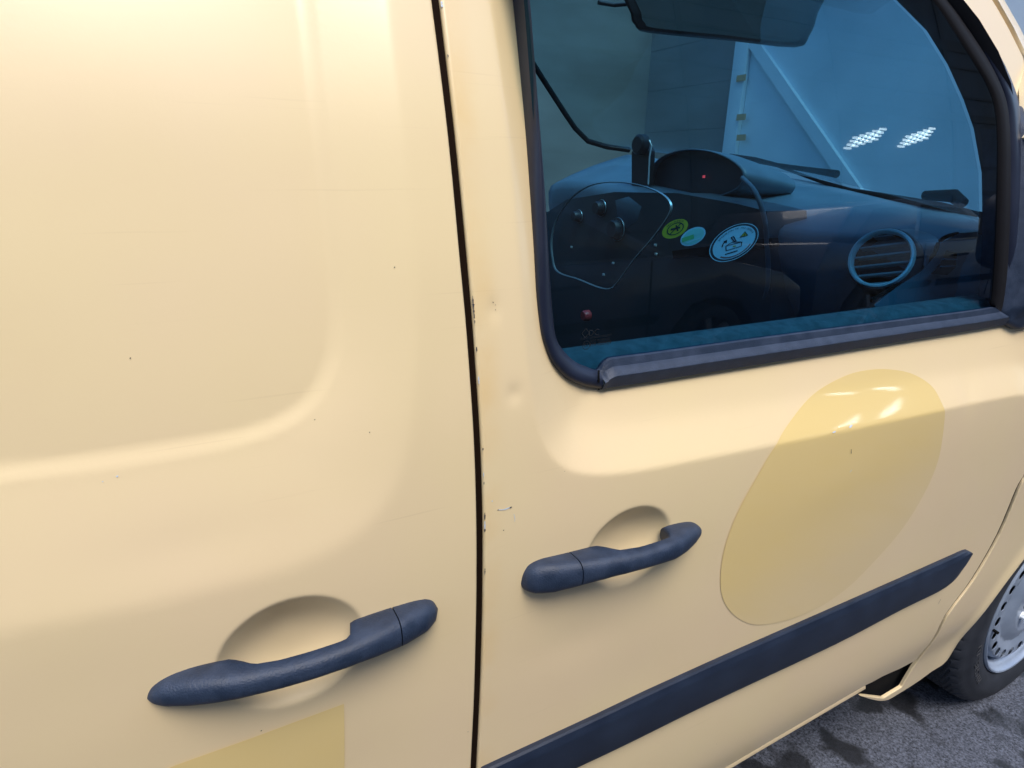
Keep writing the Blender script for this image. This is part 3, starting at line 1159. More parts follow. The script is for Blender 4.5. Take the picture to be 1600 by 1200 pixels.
mt = PSxz([(748, 1200), (780, 1185), (940, 1111), (1100, 1037), (1300, 949), (1400, 905), (1480, 869.5), (1500, 860.5), (1508, 858)])
mb = PSxz([(756, 1259), (800, 1237), (960, 1163), (1100, 1095), (1300, 1002), (1400, 950), (1470, 915), (1496, 886), (1511, 862)])
mt[0, 0] = max(mt[0, 0], GR[-1, 0] + 0.004)
mb[0, 0] = mt[0, 0]
mtc, mbc = catmull(mt, 5), catmull(mb, 5)
moulding('rubbing_strip', mtc, mbc, fdoor, 'dark plastic rubbing strip across the front door')
zt0, zb0 = mtc[0][1], mbc[0][1]
moulding('rubbing_strip', [(x, zt0) for x in np.linspace(-0.9, GL[-1, 0] - 0.01, 12)], [(x, zb0) for x in np.linspace(-0.9, GL[-1, 0] - 0.01, 12)], sliding, 'dark plastic rubbing strip low on the sliding door')

# ------------------------------------------------------------------ yellow foil
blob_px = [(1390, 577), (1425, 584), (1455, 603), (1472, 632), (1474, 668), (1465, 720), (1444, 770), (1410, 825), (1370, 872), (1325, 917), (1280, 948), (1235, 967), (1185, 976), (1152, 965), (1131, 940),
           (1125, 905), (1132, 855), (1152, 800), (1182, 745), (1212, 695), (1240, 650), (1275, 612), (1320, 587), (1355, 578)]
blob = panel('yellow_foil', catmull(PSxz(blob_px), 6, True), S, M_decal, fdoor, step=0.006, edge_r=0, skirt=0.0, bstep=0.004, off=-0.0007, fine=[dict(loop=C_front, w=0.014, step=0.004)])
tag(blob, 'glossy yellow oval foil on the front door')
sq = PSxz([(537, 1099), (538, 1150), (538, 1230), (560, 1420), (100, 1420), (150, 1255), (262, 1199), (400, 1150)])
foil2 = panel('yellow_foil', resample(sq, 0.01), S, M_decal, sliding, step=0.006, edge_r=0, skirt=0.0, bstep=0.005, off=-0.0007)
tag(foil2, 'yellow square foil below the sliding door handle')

# ------------------------------------------------------------------ fender, sill, wheel
WC = np.array([1.84, 0.270])
WR = 0.305
fen_gap = catmull(PSxz([(1604, 745), (1592.5, 766), (1562.5, 836.5), (1522.5, 906), (1482, 961), (1463, 996), (1434, 1034)]), 4)
arch_px = catmull(PSxz([(1345, 1088), (1362, 1093.5), (1382, 1095.5), (1402, 1086), (1450, 1054), (1484, 1019), (1522, 968), (1562, 916), (1600, 866)]), 4)
a0 = math.atan2(arch_px[-1][1] - WC[1], arch_px[-1][0] - WC[0])
ar = np.hypot(*(arch_px[-1] - WC))
arc = np.array([WC + (ar + (0.375 - ar) * min(1, k / 6)) * np.array([math.cos(a), math.sin(a)]) for k, a in enumerate(np.linspace(a0, R(0), 24))][1:])
hole_in = PSxz([(1440, 1036), (1409, 1074), (1381, 1091), (1350, 1087.5)])
fen_out = np.vstack([fen_gap, hole_in[1:], arch_px, arc, [[2.35, 0.30], [2.38, 0.60], [2.30, 0.86], [1.95, 1.02], [1.60, 1.10], [1.39, 1.13], [1.385, 1.0], [1.378, 0.85]]])


def Sfen(x, z):
    y = B(z)
    d = np.hypot(x - WC[0], z - WC[1])
    # flare towards the arch
    y = y - 0.006 * np.exp(-((d - 0.385) / 0.025) ** 2)
    return y + 0.08 * np.clip(x - 1.7, 0, 1) ** 2


fender = kid(panel('fender', fen_out, Sfen, M_paint, None, step=0.012, edge_r=0.002, skirt=0.005, fine=[dict(loop=arch_px, w=0.04, step=0.005)]), 'cream front wing ending in a torn lower corner')

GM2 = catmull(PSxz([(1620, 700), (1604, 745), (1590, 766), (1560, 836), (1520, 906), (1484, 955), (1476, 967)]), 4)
kid(panel('wing_gap', np.vstack([GM2 + [-0.010, 0.004], (GM2 + [0.012, -0.006])[::-1]]), Sj, M_gapshade, None, step=0.02, edge_r=0, bstep=0.01, skirt=0.01), 'dark joint between front door and wing')

# bright rolled sill under the door, and a black sheet for the shade inside the torn corner
sill_px = [(1353, 1071), (1300, 1102), (1242, 1136), (1187, 1168), (1132, 1201)]
sp = np.array([PS(*p, 0.006) for p in sill_px])
sp = np.vstack([sp, [[sp[-1][0] - 0.3, sp[-1][1], sp[-1][2]], [sp[-1][0] - 1.6, sp[-1][1], sp[-1][2]]]])
prof = [(0.010, 0.006), (0.0, 0.001), (-0.008, -0.001), (-0.014, 0.003), (-0.018, 0.010), (-0.024, 0.014), (-0.034, 0.017), (-0.040, 0.024), (-0.042, 0.06), (-0.042, 0.30)]
secs = [np.array([p + np.array([0, dy, dz]) for dz, dy in prof]) for p in sp]
sill = kid(loft('sill', secs, M_paint, None, caps=False, closed=False, angle=60), 'cream rolled sill under the doors')
cav_l = np.array([PS(u, v, 0.018)[[0, 2]] for u, v in [(1335, 1080), (1352, 1050), (1400, 1028), (1446, 1018), (1448, 1034), (1414, 1079), (1384, 1093.5), (1350, 1090.5)]])
cav = kid(panel('corner_shade_sheet', cav_l, lambda x, z: B(z) + 0.018, M_black, None, step=0.02, edge_r=0, bstep=0.008, skirt=0.03), 'black sheet standing for the shade behind the torn corner')
under = kid(box('underbody', (-1.5, 0.13, 0.36), (1.42, 1.45, 0.46), M_black), 'dark underbody')
liner = []
secs = []
for a in np.linspace(R(-10), R(190), 30):
    c, s = math.cos(a), math.sin(a)
    secs.append(np.array([(WC[0] + 0.385 * c, 0.09, WC[1] + 0.385 * s), (WC[0] + 0.385 * c, 0.34, WC[1] + 0.385 * s), (WC[0] + 0.05 * c, 0.345, WC[1] + 0.05 * s)]))
kid(loft('wheel_arch_liner', secs, M_black, None, caps=False, closed=False))

# wheel
wheel = kid(bpy.data.objects.new('wheel', None))
COL.objects.link(wheel)
wheel.location = (WC[0], 0.060, WC[1])
wheel['label'] = 'front wheel with silver steel rim'
TP = [(0.212, 0.010), (0.218, 0.002), (0.225, -0.001), (0.240, -0.004), (0.262, -0.006), (0.280, -0.003), (0.284, 0.0), (0.296, 0.003), (0.307, 0.010), (0.303, 0.030), (0.305, 0.06), (0.3055, 0.10), (0.305, 0.14), (0.303, 0.17), (0.296, 0.19), (0.28, 0.20), (0.22, 0.195)]
def spin(prof, n=96):
    V, F = [], []
    k = len(prof)
    for i in range(n):
        a = 2 * math.pi * i / n
        for r, h in prof:
            V.append((r * math.cos(a), h, r * math.sin(a)))
    for i in range(n):
        for j in range(k - 1):
            F.append((i * k + j, i * k + j + 1, ((i + 1) % n) * k + j + 1, ((i + 1) % n) * k + j))
    return V, F


# tread grooves: push radius in by pattern
def tyre_mesh():
    ys = np.r_[np.linspace(0.022, 0.195, 44)]
    n = 360
    prof0 = TP[:9]
    V, F = [], []
    allh = [p for p in prof0] + [(None, y) for y in ys] + [(0.306, 0.208), (0.28, 0.215), (0.22, 0.21)]
    k = len(allh)
    for i in range(n):
        a = 2 * math.pi * i / n
        for j, (r, h) in enumerate(allh):
            if r is None:
                t = (h - 0.108) / 0.088
                r = 0.3205 - 0.0045 * t ** 4
                gq = 0
                for c0 in (0.062, 0.100, 0.138):
                    if abs(h - c0) < 0.0045:
                        gq = 0.007
                ph = (a * 180 / math.pi * 0.5 + (h - 0.1) * 260 * (1 if h > 0.1 else -1)) % 3.0
                if ph < 0.45:
                    gq = max(gq, 0.005)
                r -= gq
            elif 3 <= j <= 6:
                pass
            V.append((r * math.cos(a), h, r * math.sin(a)))
    for i in range(n):
        for j in range(k - 1):
            F.append((i * k + j, i * k + j + 1, ((i + 1) % n) * k + j + 1, ((i + 1) % n) * k + j))
    return V, F


V, F = tyre_mesh()
tyre = mesh_obj('tyre', V, F, M_tyre, wheel, angle=28)
tyre['label'] = 'black tyre with worn sipes'
# raised lettering on the sidewall
def ring_text(txt, r, size, a_mid, parent, m_, y, name, spread=1.05, flip=False):
    out = []
    cu = []
    adv = size * 0.72 * spread
    tot = adv * (len(txt) - 1)
    bmj = bmesh.new()
    for i, ch in enumerate(txt):
        if ch == ' ':
            continue
        da = (i * adv - tot / 2) / r
        a = a_mid - da if not flip else a_mid + da
        c = bpy.data.curves.new('t', 'FONT')
        c.body = ch
        c.size = size
        c.align_x = 'CENTER'
        c.align_y = 'CENTER'
        c.extrude = 0.0006
        tmp = bpy.data.objects.new('t', c)
        COL.objects.link(tmp)
        dg = bpy.context.evaluated_depsgraph_get()
        me = bpy.data.meshes.new_from_object(tmp.evaluated_get(dg))
        COL.objects.unlink(tmp)
        bpy.data.objects.remove(tmp)
        rot = Matrix.Rotation(R(90), 4, 'X')          # text upright in xz, facing -y
        tilt = Matrix.Rotation(-(a - math.pi / 2), 4, 'Y') if not flip else Matrix.Rotation(-(a + math.pi / 2), 4, 'Y')
        loc = Matrix.Translation((r * math.cos(a), y, r * math.sin(a)))
        me.transform(loc @ tilt @ rot)
        bmj.from_mesh(me)
        bpy.data.meshes.remove(me)
    me = bpy.data.meshes.new(name)
    bmj.to_mesh(me)
    bmj.free()
    me.materials.append(m_)
    return link(bpy.data.objects.new(name, me), parent)


M_tyreletter = mat('tyre_lettering', (0.035, 0.036, 0.04), 0.6)
ring_text('MICHELIN', 0.256, 0.026, R(205), wheel, M_tyreletter, -0.0063, 'tyre_lettering')
ring_text('MICHELIN', 0.256, 0.026, R(25), wheel, M_tyreletter, -0.0063, 'tyre_lettering')

# rim: barrel lip and disc with holes
RP = [(0.214, 0.008), (0.2145, 0.001), (0.211, -0.003), (0.207, -0.002), (0.205, 0.004), (0.200, 0.010), (0.196, 0.013), (0.192, 0.024), (0.190, 0.050)]
V, F = spin(RP, 96)
rimlip = mesh_obj('rim', V, F, M_rim, wheel, angle=35)
rimlip['label'] = 'steel rim edge'


def Sdisc(x, z):
    r = np.hypot(x, z)
    return np.interp(r, [0, 0.03, 0.05, 0.085, 0.10, 0.125, 0.14, 0.15, 0.172, 0.179, 0.19], [0.012, 0.010, 0.002, 0.000, 0.004, 0.014, 0.010, 0.007, 0.007, 0.014, 0.05])


def circ(c, r, n=40, ry=None, rot=0):
    a = np.linspace(0, 2 * math.pi, n, endpoint=False)
    q = np.c_[r * np.cos(a), (ry or r) * np.sin(a)]
    cr_, sr_ = math.cos(rot), math.sin(rot)
    return np.c_[c[0] + q[:, 0] * cr_ - q[:, 1] * sr_, c[1] + q[:, 0] * sr_ + q[:, 1] * cr_]


hls = []
NH = 22
for i in range(NH):
    a = 2 * math.pi * i / NH + 0.05
    hls.append(circ((0.160 * math.cos(a), 0.160 * math.sin(a)), 0.0125, 20, 0.0135, a))
disc = panel('rim_disc', circ((0, 0), 0.189, 120), Sdisc, M_rim, wheel, holes=hls + [circ((0, 0), 0.029, 40)], step=0.008, edge_r=0, skirt=0.0015, bstep=0.004)
lathe('brake_drum', [(0.0, 0.06), (0.12, 0.06), (0.14, 0.07), (0.15, 0.12)], M_black, wheel, 40)
lathe('hub_cap', [(0.0, 0.000), (0.016, 0.001), (0.024, 0.004), (0.029, 0.016)], M_dashdark, wheel, 32)
bolt0 = None
for i in range(4):
    a = 2 * math.pi * i / 4 + 0.5
    bo_ = lathe('wheel_bolt', [(0.0, -0.018), (0.0075, -0.018), (0.0088, -0.016), (0.009, 0.0), (0.013, 0.002)], M_chrome, wheel, 6)
    bo_.data.transform(Matrix.Translation((0.054 * math.cos(a), 0, 0.054 * math.sin(a))))
valve = tube('valve', [(-0.165, 0.016, -0.03), (-0.168, 0.004, -0.031), (-0.169, -0.004, -0.031)], 0.004, M_black, wheel, 8)

# ------------------------------------------------------------------ mirror foot
mf_px = [(1560, 196), (1562, 176), (1574, 167), (1592, 164), (1625, 166), (1660, 240), (1665, 400), (1640, 490), (1604, 508), (1580, 514), (1562, 505), (1553, 486), (1557, 440), (1561, 360), (1562, 280)]
mfl = PSxz(mf_px)
mfl = resample(mfl, 0.006)


def Smf(x, z):
    p = np.c_[x, z]
    d, _ = poly_dist(p, mfl)
    return S(x, z, False) - 0.014 - 0.03 * sstep(d / 0.06)


mfoot = panel('mirror_foot', mfl, Smf, M_plastic, fdoor, step=0.008, edge_r=0.009, skirt=0.03, bstep=0.005)
tag(mfoot, 'dark plastic foot of the door mirror')
hm = Matrix.Translation((1.53, -0.08, 1.22)) @ Matrix.Rotation(R(-12), 4, 'Z')
box('mirror_housing', (-0.04, -0.09, -0.08), (0.05, 0.08, 0.09), M_plastic, fdoor, 0.035, hm)

# ------------------------------------------------------------------ rest of the body shell
def shell_sheet(name, pts, m_, label=None, thick=0.02):
    """quad sheet with thickness from 4 points"""
    P = [Vector(p) for p in pts]
    n = (P[1] - P[0]).cross(P[3] - P[0]).normalized() * thick
    V = [tuple(p) for p in P] + [tuple(p + n) for p in P]
    F = [(0, 1, 2, 3), (7, 6, 5, 4), (0, 4, 5, 1), (1, 5, 6, 2), (2, 6, 7, 3), (3, 7, 4, 0)]
    o = mesh_obj(name, V, F, m_, None, smooth=False)
    return kid(o, label)


M_roof = mat('roof_lining', (0.25, 0.25, 0.24), 0.9)
# windscreen edge curves (near and far), from base to top
near_edge = [Py(1530, 345, .15), Py(1530, 330, .15), Py(1529, 270, .15), Py(1516, 200, .15), Py(1500, 155, .15), Py(1475, 100, .15), Py(1442, 47, .15), Py(1400, 5, .15), Py(1345, -55, .155), Py(1290, -105, .16)]
near_edge = [np.array(p) for p in near_edge]
far_edge = [Py(985, 234, 1.42), Py(950, 229, 1.42), Py(920, 220, 1.42), Py(900, 200, 1.42), Py(885, 178, 1.42), Py(865, 147, 1.42), Py(845, 116, 1.42), Py(825, 84, 1.41), Py(790, 30, 1.40), Py(760, -20, 1.39)]
ncol = 14
WSV = []
for i in range(len(near_edge)):
    a, b_ = near_edge[i], np.array(far_edge[i])
    row = []
    for j in range(ncol + 1):
        t = j / ncol
        bul = 4 * t * (1 - t)
        p = a * (1 - t) + b_ * t
        p = p + np.array([0.20 * bul, 0, 0.03 * bul * (i / 9.0)])
        row.append(p)
    WSV.append(np.array(row))
ws = kid(loft('windscreen', WSV, M_clear, None, caps=False, closed=False), 'windscreen seen through the side window')
# black trim of the near pillar: from windscreen edge to the door frame
tr_out = [Py(1600, 345, .09), Py(1598, 330, .09), Py(1596, 270, .09), Py(1590, 190, .09), Py(1580, 130, .09), Py(1560, 80, .09), Py(1530, 30, .09), Py(1490, -20, .095), Py(1430, -80, .10), Py(1370, -140, .105)]
secs = [np.array([np.array(a) + [0.01, 0, 0.0], np.array(a) + [-0.002, -0.006, 0], (np.array(a) + np.array(b_)) / 2 + [-0.015, -0.012, 0], b_]) for a, b_ in zip(near_edge, tr_out)]
kid(loft('pillar_trim', secs, M_trim, None, caps=False, closed=False), 'black inner trim of the near windscreen pillar')
# lower part of the trim (dash end to belt)
low = [Py(1530, 330, .15), Py(1527, 390, .14), Py(1515, 430, .13), Py(1495, 470, .12), Py(1470, 500, .115)]
lowo = [Py(1600, 345, .09), Py(1600, 400, .09), Py(1600, 440, .09), Py(1600, 480, .09), Py(1600, 520, .09)]
kid(loft('corner_trim', [np.array([a, (np.array(a) + np.array(b_)) / 2 + [-.01, -.006, 0], b_]) for a, b_ in zip(low, lowo)], M_trim, None, caps=False, closed=False))
# outer windscreen pillar in body colour, seen above the mirror
po = [PS(1556, 2), PS(1580, 44), PS(1603, 92), np.array([1.20, 0.07, 1.37]), np.array([1.42, 0.03, 1.14])]
pin = [PS(1568, -2, 0.02), PS(1592, 40, 0.02), PS(1616, 88, 0.02), np.array([1.26, 0.09, 1.37]), np.array([1.50, 0.06, 1.14])]
top2 = PS(1500, -80)
po = [top2 + [-.12, .04, .08], top2] + po
pin = [top2 + [-.09, .06, .10], PS(1513, -84, 0.02)] + pin
secs = [np.array([a + [0, 0.012, 0], a + [0.001, 0.0, 0], a + [0.003, -0.002, 0.001], (a * 0.6 + b_ * 0.4) + [0, -0.004, 0], b_, b_ + [0.01, 0.05, 0]]) for a, b_ in zip(po, pin)]
kid(loft('windscreen_pillar', secs, M_paint, None, caps=False, closed=False, angle=60), 'cream windscreen pillar')

shell_sheet('roof', [(-1.5, 0.18, 1.79), (0.72, 0.18, 1.79), (0.72, 1.36, 1.79), (-1.5, 1.36, 1.79)], M_paint, 'roof')
shell_sheet('roof_lining', [(-1.5, 0.18, 1.76), (0.72, 0.18, 1.76), (0.72, 1.36, 1.76), (-1.5, 1.36, 1.76)], M_roof)
shell_sheet('bulkhead', [(0.02, 0.08, 0.46), (0.02, 1.48, 0.46), (0.02, 1.38, 1.75), (0.02, 0.15, 1.75)], M_dashdark, 'bulkhead behind the seats')
shell_sheet('far_side_wall', [(-1.5, 1.50, 0.4), (0.1, 1.50, 0.4), (0.1, 1.42, 1.75), (-1.5, 1.42, 1.75)], M_paint)
shell_sheet('far_door', [(0.1, 1.49, 0.4), (1.7, 1.49, 0.4), (1.7, 1.49, 1.17), (0.1, 1.49, 1.17)], M_dashdark, 'far door seen through the cabin')
kid(box('dash_bulkhead', (1.40, 0.06, 0.35), (1.50, 1.5, 1.15), M_black))
kid(tube('far_pillar', [np.array(p) + np.array([0.01, 0.02, 0]) for p in far_edge], 0.009, M_black, None, 8), 'thin black far windscreen pillar')
# bonnet and scuttle in front of the windscreen
bon = []
for t in np.linspace(0, 1, 9):
    y = 0.12 + 1.26 * t
    bul = 4 * t * (1 - t)
    bon.append(np.array([(1.36 + 0.26 * bul, y, 1.205 + 0.035 * bul), (1.50 + 0.24 * bul, y, 1.20 + 0.03 * bul), (1.75 + 0.2 * bul, y, 1.13 + 0.04 * bul), (2.05 + 0.18 * bul, y, 1.02 + 0.05 * bul), (2.3 + 0.15 * bul, y, 0.86 + 0.06 * bul), (2.42 + 0.12 * bul, y, 0.6)]))
kid(loft('bonnet', bon, M_paint, None, caps=False, closed=False), 'cream bonnet beyond the windscreen')

# ------------------------------------------------------------------ cabin: dashboard
dash = kid(bpy.data.objects.new('dashboard', None))
COL.objects.link(dash)
dash['label'] = 'dark dashboard seen through the side window'


def dk(o, label=None):
    o.parent = dash
    if label:
        o['label'] = label
    return o


# (y, base x, base z, rear x, rear z)
rows = [(0.10, 1.37, 1.222, 1.26, 1.190), (0.16, 1.42, 1.232, 1.22, 1.200), (0.24, 1.47, 1.240, 1.20, 1.205), (0.36, 1.55, 1.250, 1.12, 1.205), (0.48, 1.61, 1.262, 1.10, 1.215), (0.62, 1.66, 1.275, 1.12, 1.235),
        (0.74, 1.68, 1.285, 1.10, 1.250), (0.88, 1.68, 1.30, 1.08, 1.262), (1.02, 1.66, 1.315, 1.10, 1.275), (1.16, 1.62, 1.33, 1.13, 1.285), (1.30, 1.56, 1.35, 1.15, 1.285), (1.44, 1.48, 1.37, 1.18, 1.27)]
secs = []
for (y, bx, bz, rx, rz) in rows:
    secs.append(np.array([(bx + 0.02, y, bz - 0.01), (bx, y, bz), (bx * .8 + rx * .2, y, bz * .8 + rz * .2 + 0.004), (bx * .5 + rx * .5, y, bz * .5 + rz * .5 + 0.008), (bx * .2 + rx * .8, y, bz * .2 + rz * .8 + 0.006), (rx, y, rz),
                          (rx - 0.018, y, rz - 0.010), (rx - 0.028, y, rz - 0.032), (rx - 0.026, y, rz - 0.07), (rx - 0.012, y, rz - 0.13), (rx + 0.03, y, rz - 0.20), (rx + 0.10, y, rz - 0.32), (rx + 0.16, y, rz - 0.5)]))
sm = []
for i in range(len(secs) - 1):
    for t in (0, 0.33, 0.66):
        k = t * t * (3 - 2 * t) * 0.5 + t * 0.5
        sm.append(secs[i] * (1 - k) + secs[i + 1] * k)
sm.append(secs[-1])
dk(loft('dash_top', sm, M_dash, None, caps=True, closed=False), 'dark moulded dash top')
# raised pod around the passenger vent
M_slat = mat('vent_slat_plastic', (0.30, 0.34, 0.36), 0.5)
M_console = mat('console_plastic', (0.045, 0.066, 0.085), 0.45)


def vent(c, n_dir, r, name_label):
    z = Vector(n_dir).normalized()
    x = z.cross(Vector((0, 0, 1))).normalized()
    y_ = x.cross(z)
    m = Matrix(((x.x, z.x, y_.x, c[0]), (x.y, z.y, y_.y, c[1]), (x.z, z.z, y_.z, c[2]), (0, 0, 0, 1)))
    a = dk(lathe('vent_housing', [(r * 1.02, 0.012), (r * 1.10, 0.008), (r * 1.16, -0.01), (r * 1.22, -0.05), (r * 1.1, -0.12)], M_dashdark, None, 48, m), 'round vent housing')
    b2 = dk(lathe('vent_ring', [(r * 0.91, 0.002), (r * 0.92, 0.014), (r * 0.97, 0.0175), (r * 1.03, 0.017), (r * 1.07, 0.010), (r * 1.07, 0.002)], M_chrome, None, 56, m), name_label)
    dk(lathe('vent_back', [(0, -0.03), (r * 0.9, -0.03), (r * 0.93, 0.004)], M_black, None, 40, m))
    for k in range(-2, 4):
        zz = (k - 0.5) * r * 0.34
        half = math.sqrt(max(0.0, (r * 0.9) ** 2 - zz * zz))
        bm = bmesh.new()
        box_bm(bm, (-half, -0.018, zz - 0.0014), (half, 0.004, zz + 0.0014))
        bmesh.ops.transform(bm, matrix=m @ Matrix.Rotation(R(14), 4, 'Y'), verts=bm.verts)
        me = bpy.data.meshes.new('vent_slat')
        bm.to_mesh(me)
        bm.free()
        me.materials.append(M_slat)
        dk(link(bpy.data.objects.new('vent_slat', me)))


vc = Py(1379, 406, 0.20)
vent(vc, (-0.93, -0.22, 0.30), 0.050, 'silver ring round the near vent')
# pod body flowing forward from the vent
dk(tube('vent_pod', [vc + np.array([0.03, 0.005, -0.012]), vc + np.array([0.08, 0.01, -0.012]), vc + np.array([0.16, 0.015, -0.02]), vc + np.array([0.26, 0.02, -0.03])], 0.062, M_dash, None, 28, [1, 1.02, 0.9, 0.5]), 'rounded pod carrying the near vent')
# side demister vent at the end of the dash
q = [Py(1478, 392, .12), Py(1495, 396, .12), Py(1493, 418, .12), Py(1480, 430, .12), Py(1455, 428, .12), Py(1468, 414, .12)]
qc = np.array(q)
mesh_v = np.vstack([qc, qc + np.array([0.02, 0.01, 0])])
F = [(0, 1, 2, 3, 4, 5)] + [(i, (i + 1) % 6, (i + 1) % 6 + 6, i + 6) for i in range(6)]
dk(mesh_obj('demister_vent', mesh_v, F, M_black, None, False), 'small black side vent')
for k in (0.35, 0.68):
    a, b_ = Py(1478 - 12 * k, 392 + 36 * k, .117), Py(1496, 395 + 30 * k, .117)
    dk(tube('vent_slat', [a, b_], 0.0014, M_dash, None, 6))
seam = [Py(1362, 470, .16), Py(1400, 446, .16), Py(1440, 418, .15), Py(1459, 398, .145), Py(1466, 380, .14), Py(1478, 370, .135), Py(1496, 365, .13)]
dk(tube('dash_seam', catmull(seam, 4), 0.0035, M_black, None, 6))
# end cheek of the dash by the door
ch = [Py(1366, 476, .15), Py(1400, 450, .15), Py(1440, 424, .14), Py(1462, 400, .135), Py(1470, 380, .13), Py(1500, 364, .125), Py(1528, 362, .125), Py(1518, 420, .125), Py(1490, 462, .125), Py(1450, 490, .13), Py(1380, 500, .14)]
ch = np.array(ch)
F = [tuple(range(len(ch)))[::-1]]
V2 = np.vstack([ch, ch + np.array([0.06, 0.03, 0])])
nn = len(ch)
F += [(i, (i + 1) % nn, (i + 1) % nn + nn, i + nn) for i in range(nn)]
dk(mesh_obj('dash_cheek', V2, F, M_dash, None, True, angle=30), 'grey end cheek of the dashboard')

# instrument hood on the dash top
hood_px = [(1022, 300), (1018, 278), (1026, 256), (1045, 242), (1075, 235), (1110, 238), (1140, 250), (1158, 266), (1160, 280), (1150, 294), (1125, 305), (1098, 313), (1060, 308)]
hx = [Px(u, v, 1.16) for u, v in catmull(hood_px, 3, True)]
hf = np.array(hx)
hc = hf.mean(0)
secs = [hc + (hf - hc) * 1.0, hc + (hf - hc) * 1.035 + np.array([-0.004, 0, 0]), hc + (hf - hc) * 1.06 + np.array([0.006, 0, 0]), hc + (hf - hc) * 1.04 + np.array([0.07, 0, -0.005]), hc + (hf - hc) * 0.8 + np.array([0.22, 0, -0.02])]
dk(loft('instrument_hood', secs, M_dash, None, caps=False, closed=True), 'rounded hood over the instruments')
dk(mesh_obj('instrument_face', [hc + (p - hc) * 1.0 + np.array([0.012, 0, 0]) for p in hf], [tuple(range(len(hf)))], M_dashdark, None, False), 'dark instrument face')
red = mat('red_warning_lamp', (0.5, 0.02, 0.02), 0.4, emit=(1, 0.05, 0.06), estr=0.8)
p = Px(1100, 276, 1.165)
dk(box('warning_lamp', p - np.array([0.002, 0.003, 0.003]), p + np.array([0.001, 0.003, 0.003]), red), 'small red warning lamp')

# centre console with silver trim outline
M_silver = mat('silver_trim', (0.42, 0.5, 0.55), 0.35, 0.6)
tl = [(893, 412), (872, 425), (866, 400), (864, 375), (868, 352), (884, 322), (905, 300), (930, 288), (962, 286), (1000, 290), (1030, 300), (1046, 314), (1050, 328), (1040, 348), (1010, 385), (980, 420), (964, 444), (952, 451), (935, 448), (905, 434), (880, 426)]
tl = [(872, 424), (864, 400), (863, 372), (870, 345), (888, 316), (910, 297), (935, 287), (970, 285), (1005, 291), (1034, 303), (1048, 318), (1046, 336), (1022, 370), (992, 405), (968, 438), (956, 450), (938, 449), (905, 436)]
tr3 = [Px(u, v, 1.04 - 0.0) for u, v in catmull(tl, 5, True)]
tr3 = np.array(tr3)
cc = tr3.mean(0)
secs = [cc + (tr3 - cc) * 0.992, cc + (tr3 - cc) * 0.992 + np.array([-0.004, 0, 0]), cc + (tr3 - cc) * 1.008 + np.array([-0.005, 0, 0]), cc + (tr3 - cc) * 1.014, cc + (tr3 - cc) * 1.04 + np.array([0.03, 0, 0]), cc + (tr3 - cc) * 1.05 + np.array([0.12, 0, 0])]
dk(loft('console_trim', secs[:4], M_silver, None, caps=False, closed=True, angle=30), 'silver outline of the centre console')
# knobs
for (u, v, r) in ((905, 338, 0.018), (940, 325, 0.022), (965, 358, 0.030)):
    c = Px(u, v, 1.058)
    m = Matrix(((0, -1, 0, c[0]), (1, 0, 0, c[1]), (0, 0, 1, c[2]), (0, 0, 0, 1)))
    dk(lathe('knob', [(0, 0.022), (r * 0.7, 0.022), (r * 0.8, 0.018), (r * 0.82, 0.004), (r * 0.98, 0.003), (r, 0)], M_dashdark, None, 32, m), 'round heater knob')
    dk(lathe('knob_ring', [(r * 1.0, 0.001), (r * 1.03, 0.003), (r * 1.06, 0.001)], M_silver, None, 32, m))
for (u, v) in ((893, 386), (958, 411), (943, 429), (1025, 397), (1024, 383)):
    c = Px(u, v, 1.056)
    dk(box('button', c - np.array([0.002, 0.004, 0.003]), c + np.array([0.002, 0.004, 0.003]), M_chrome, None, 0.001), 'small bright button')
c = Px(917, 493, 1.0)
dk(lathe('red_button', [(0, 0.014), (0.012, 0.014), (0.016, 0.008), (0.016, -0.006)], mat('red_plastic', (0.5, 0.05, 0.06), 0.4), None, 24, Matrix(((0, -1, 0, c[0]), (1, 0, 0, c[1]), (0, 0, 1, c[2]), (0, 0, 0, 1)))), 'round red button low on the console')
# lower console and glovebox front
lo = [Px(u, v, 1.06) for u, v in ((850, 335), (885, 312), (960, 300), (1060, 302), (1150, 318), (1198, 330), (1206, 430), (1200, 640), (840, 640))]
lo = np.array(lo)
V2 = np.vstack([lo, lo + np.array([0.12, 0, 0])])
nn = len(lo)
F = [tuple(range(nn))] + [(i, (i + 1) % nn, (i + 1) % nn + nn, i + nn) for i in range(nn)]
dk(mesh_obj('lower_console', V2, F, M_console, None, False), 'lower dark console')
q = [Px(1050, 392, 1.05), Px(1205, 372, 1.05), Px(1207, 386, 1.05), Px(1052, 404, 1.05)]
q = np.array(q)
V2 = np.vstack([q, q + np.array([0.02, 0, 0])])
F = [(0, 1, 2, 3)] + [(i, (i + 1) % 4, (i + 1) % 4 + 4, i + 4) for i in range(4)]
dk(mesh_obj('console_slot', V2, F, M_black, None, False), 'narrow black shelf slot')
# curved divider between console and passenger side
dk(tube('console_edge', catmull([Px(1160, 278, 1.10), Px(1180, 300, 1.06), Px(1194, 340, 1.05), Px(1199, 390, 1.05), Px(1200, 440, 1.055), Px(1192, 480, 1.07)], 5), 0.005, M_dash, None, 10), 'curved edge of the console')
# wheel rim of the driver, seen edge-on behind the console
sc_ = np.array([1.0, 1.12, 1.10])
ring = [sc_ + 0.185 * np.array([-0.35 * math.sin(a), math.cos(a), 0.93 * math.sin(a)]) for a in np.linspace(0, 2 * math.pi, 40)]
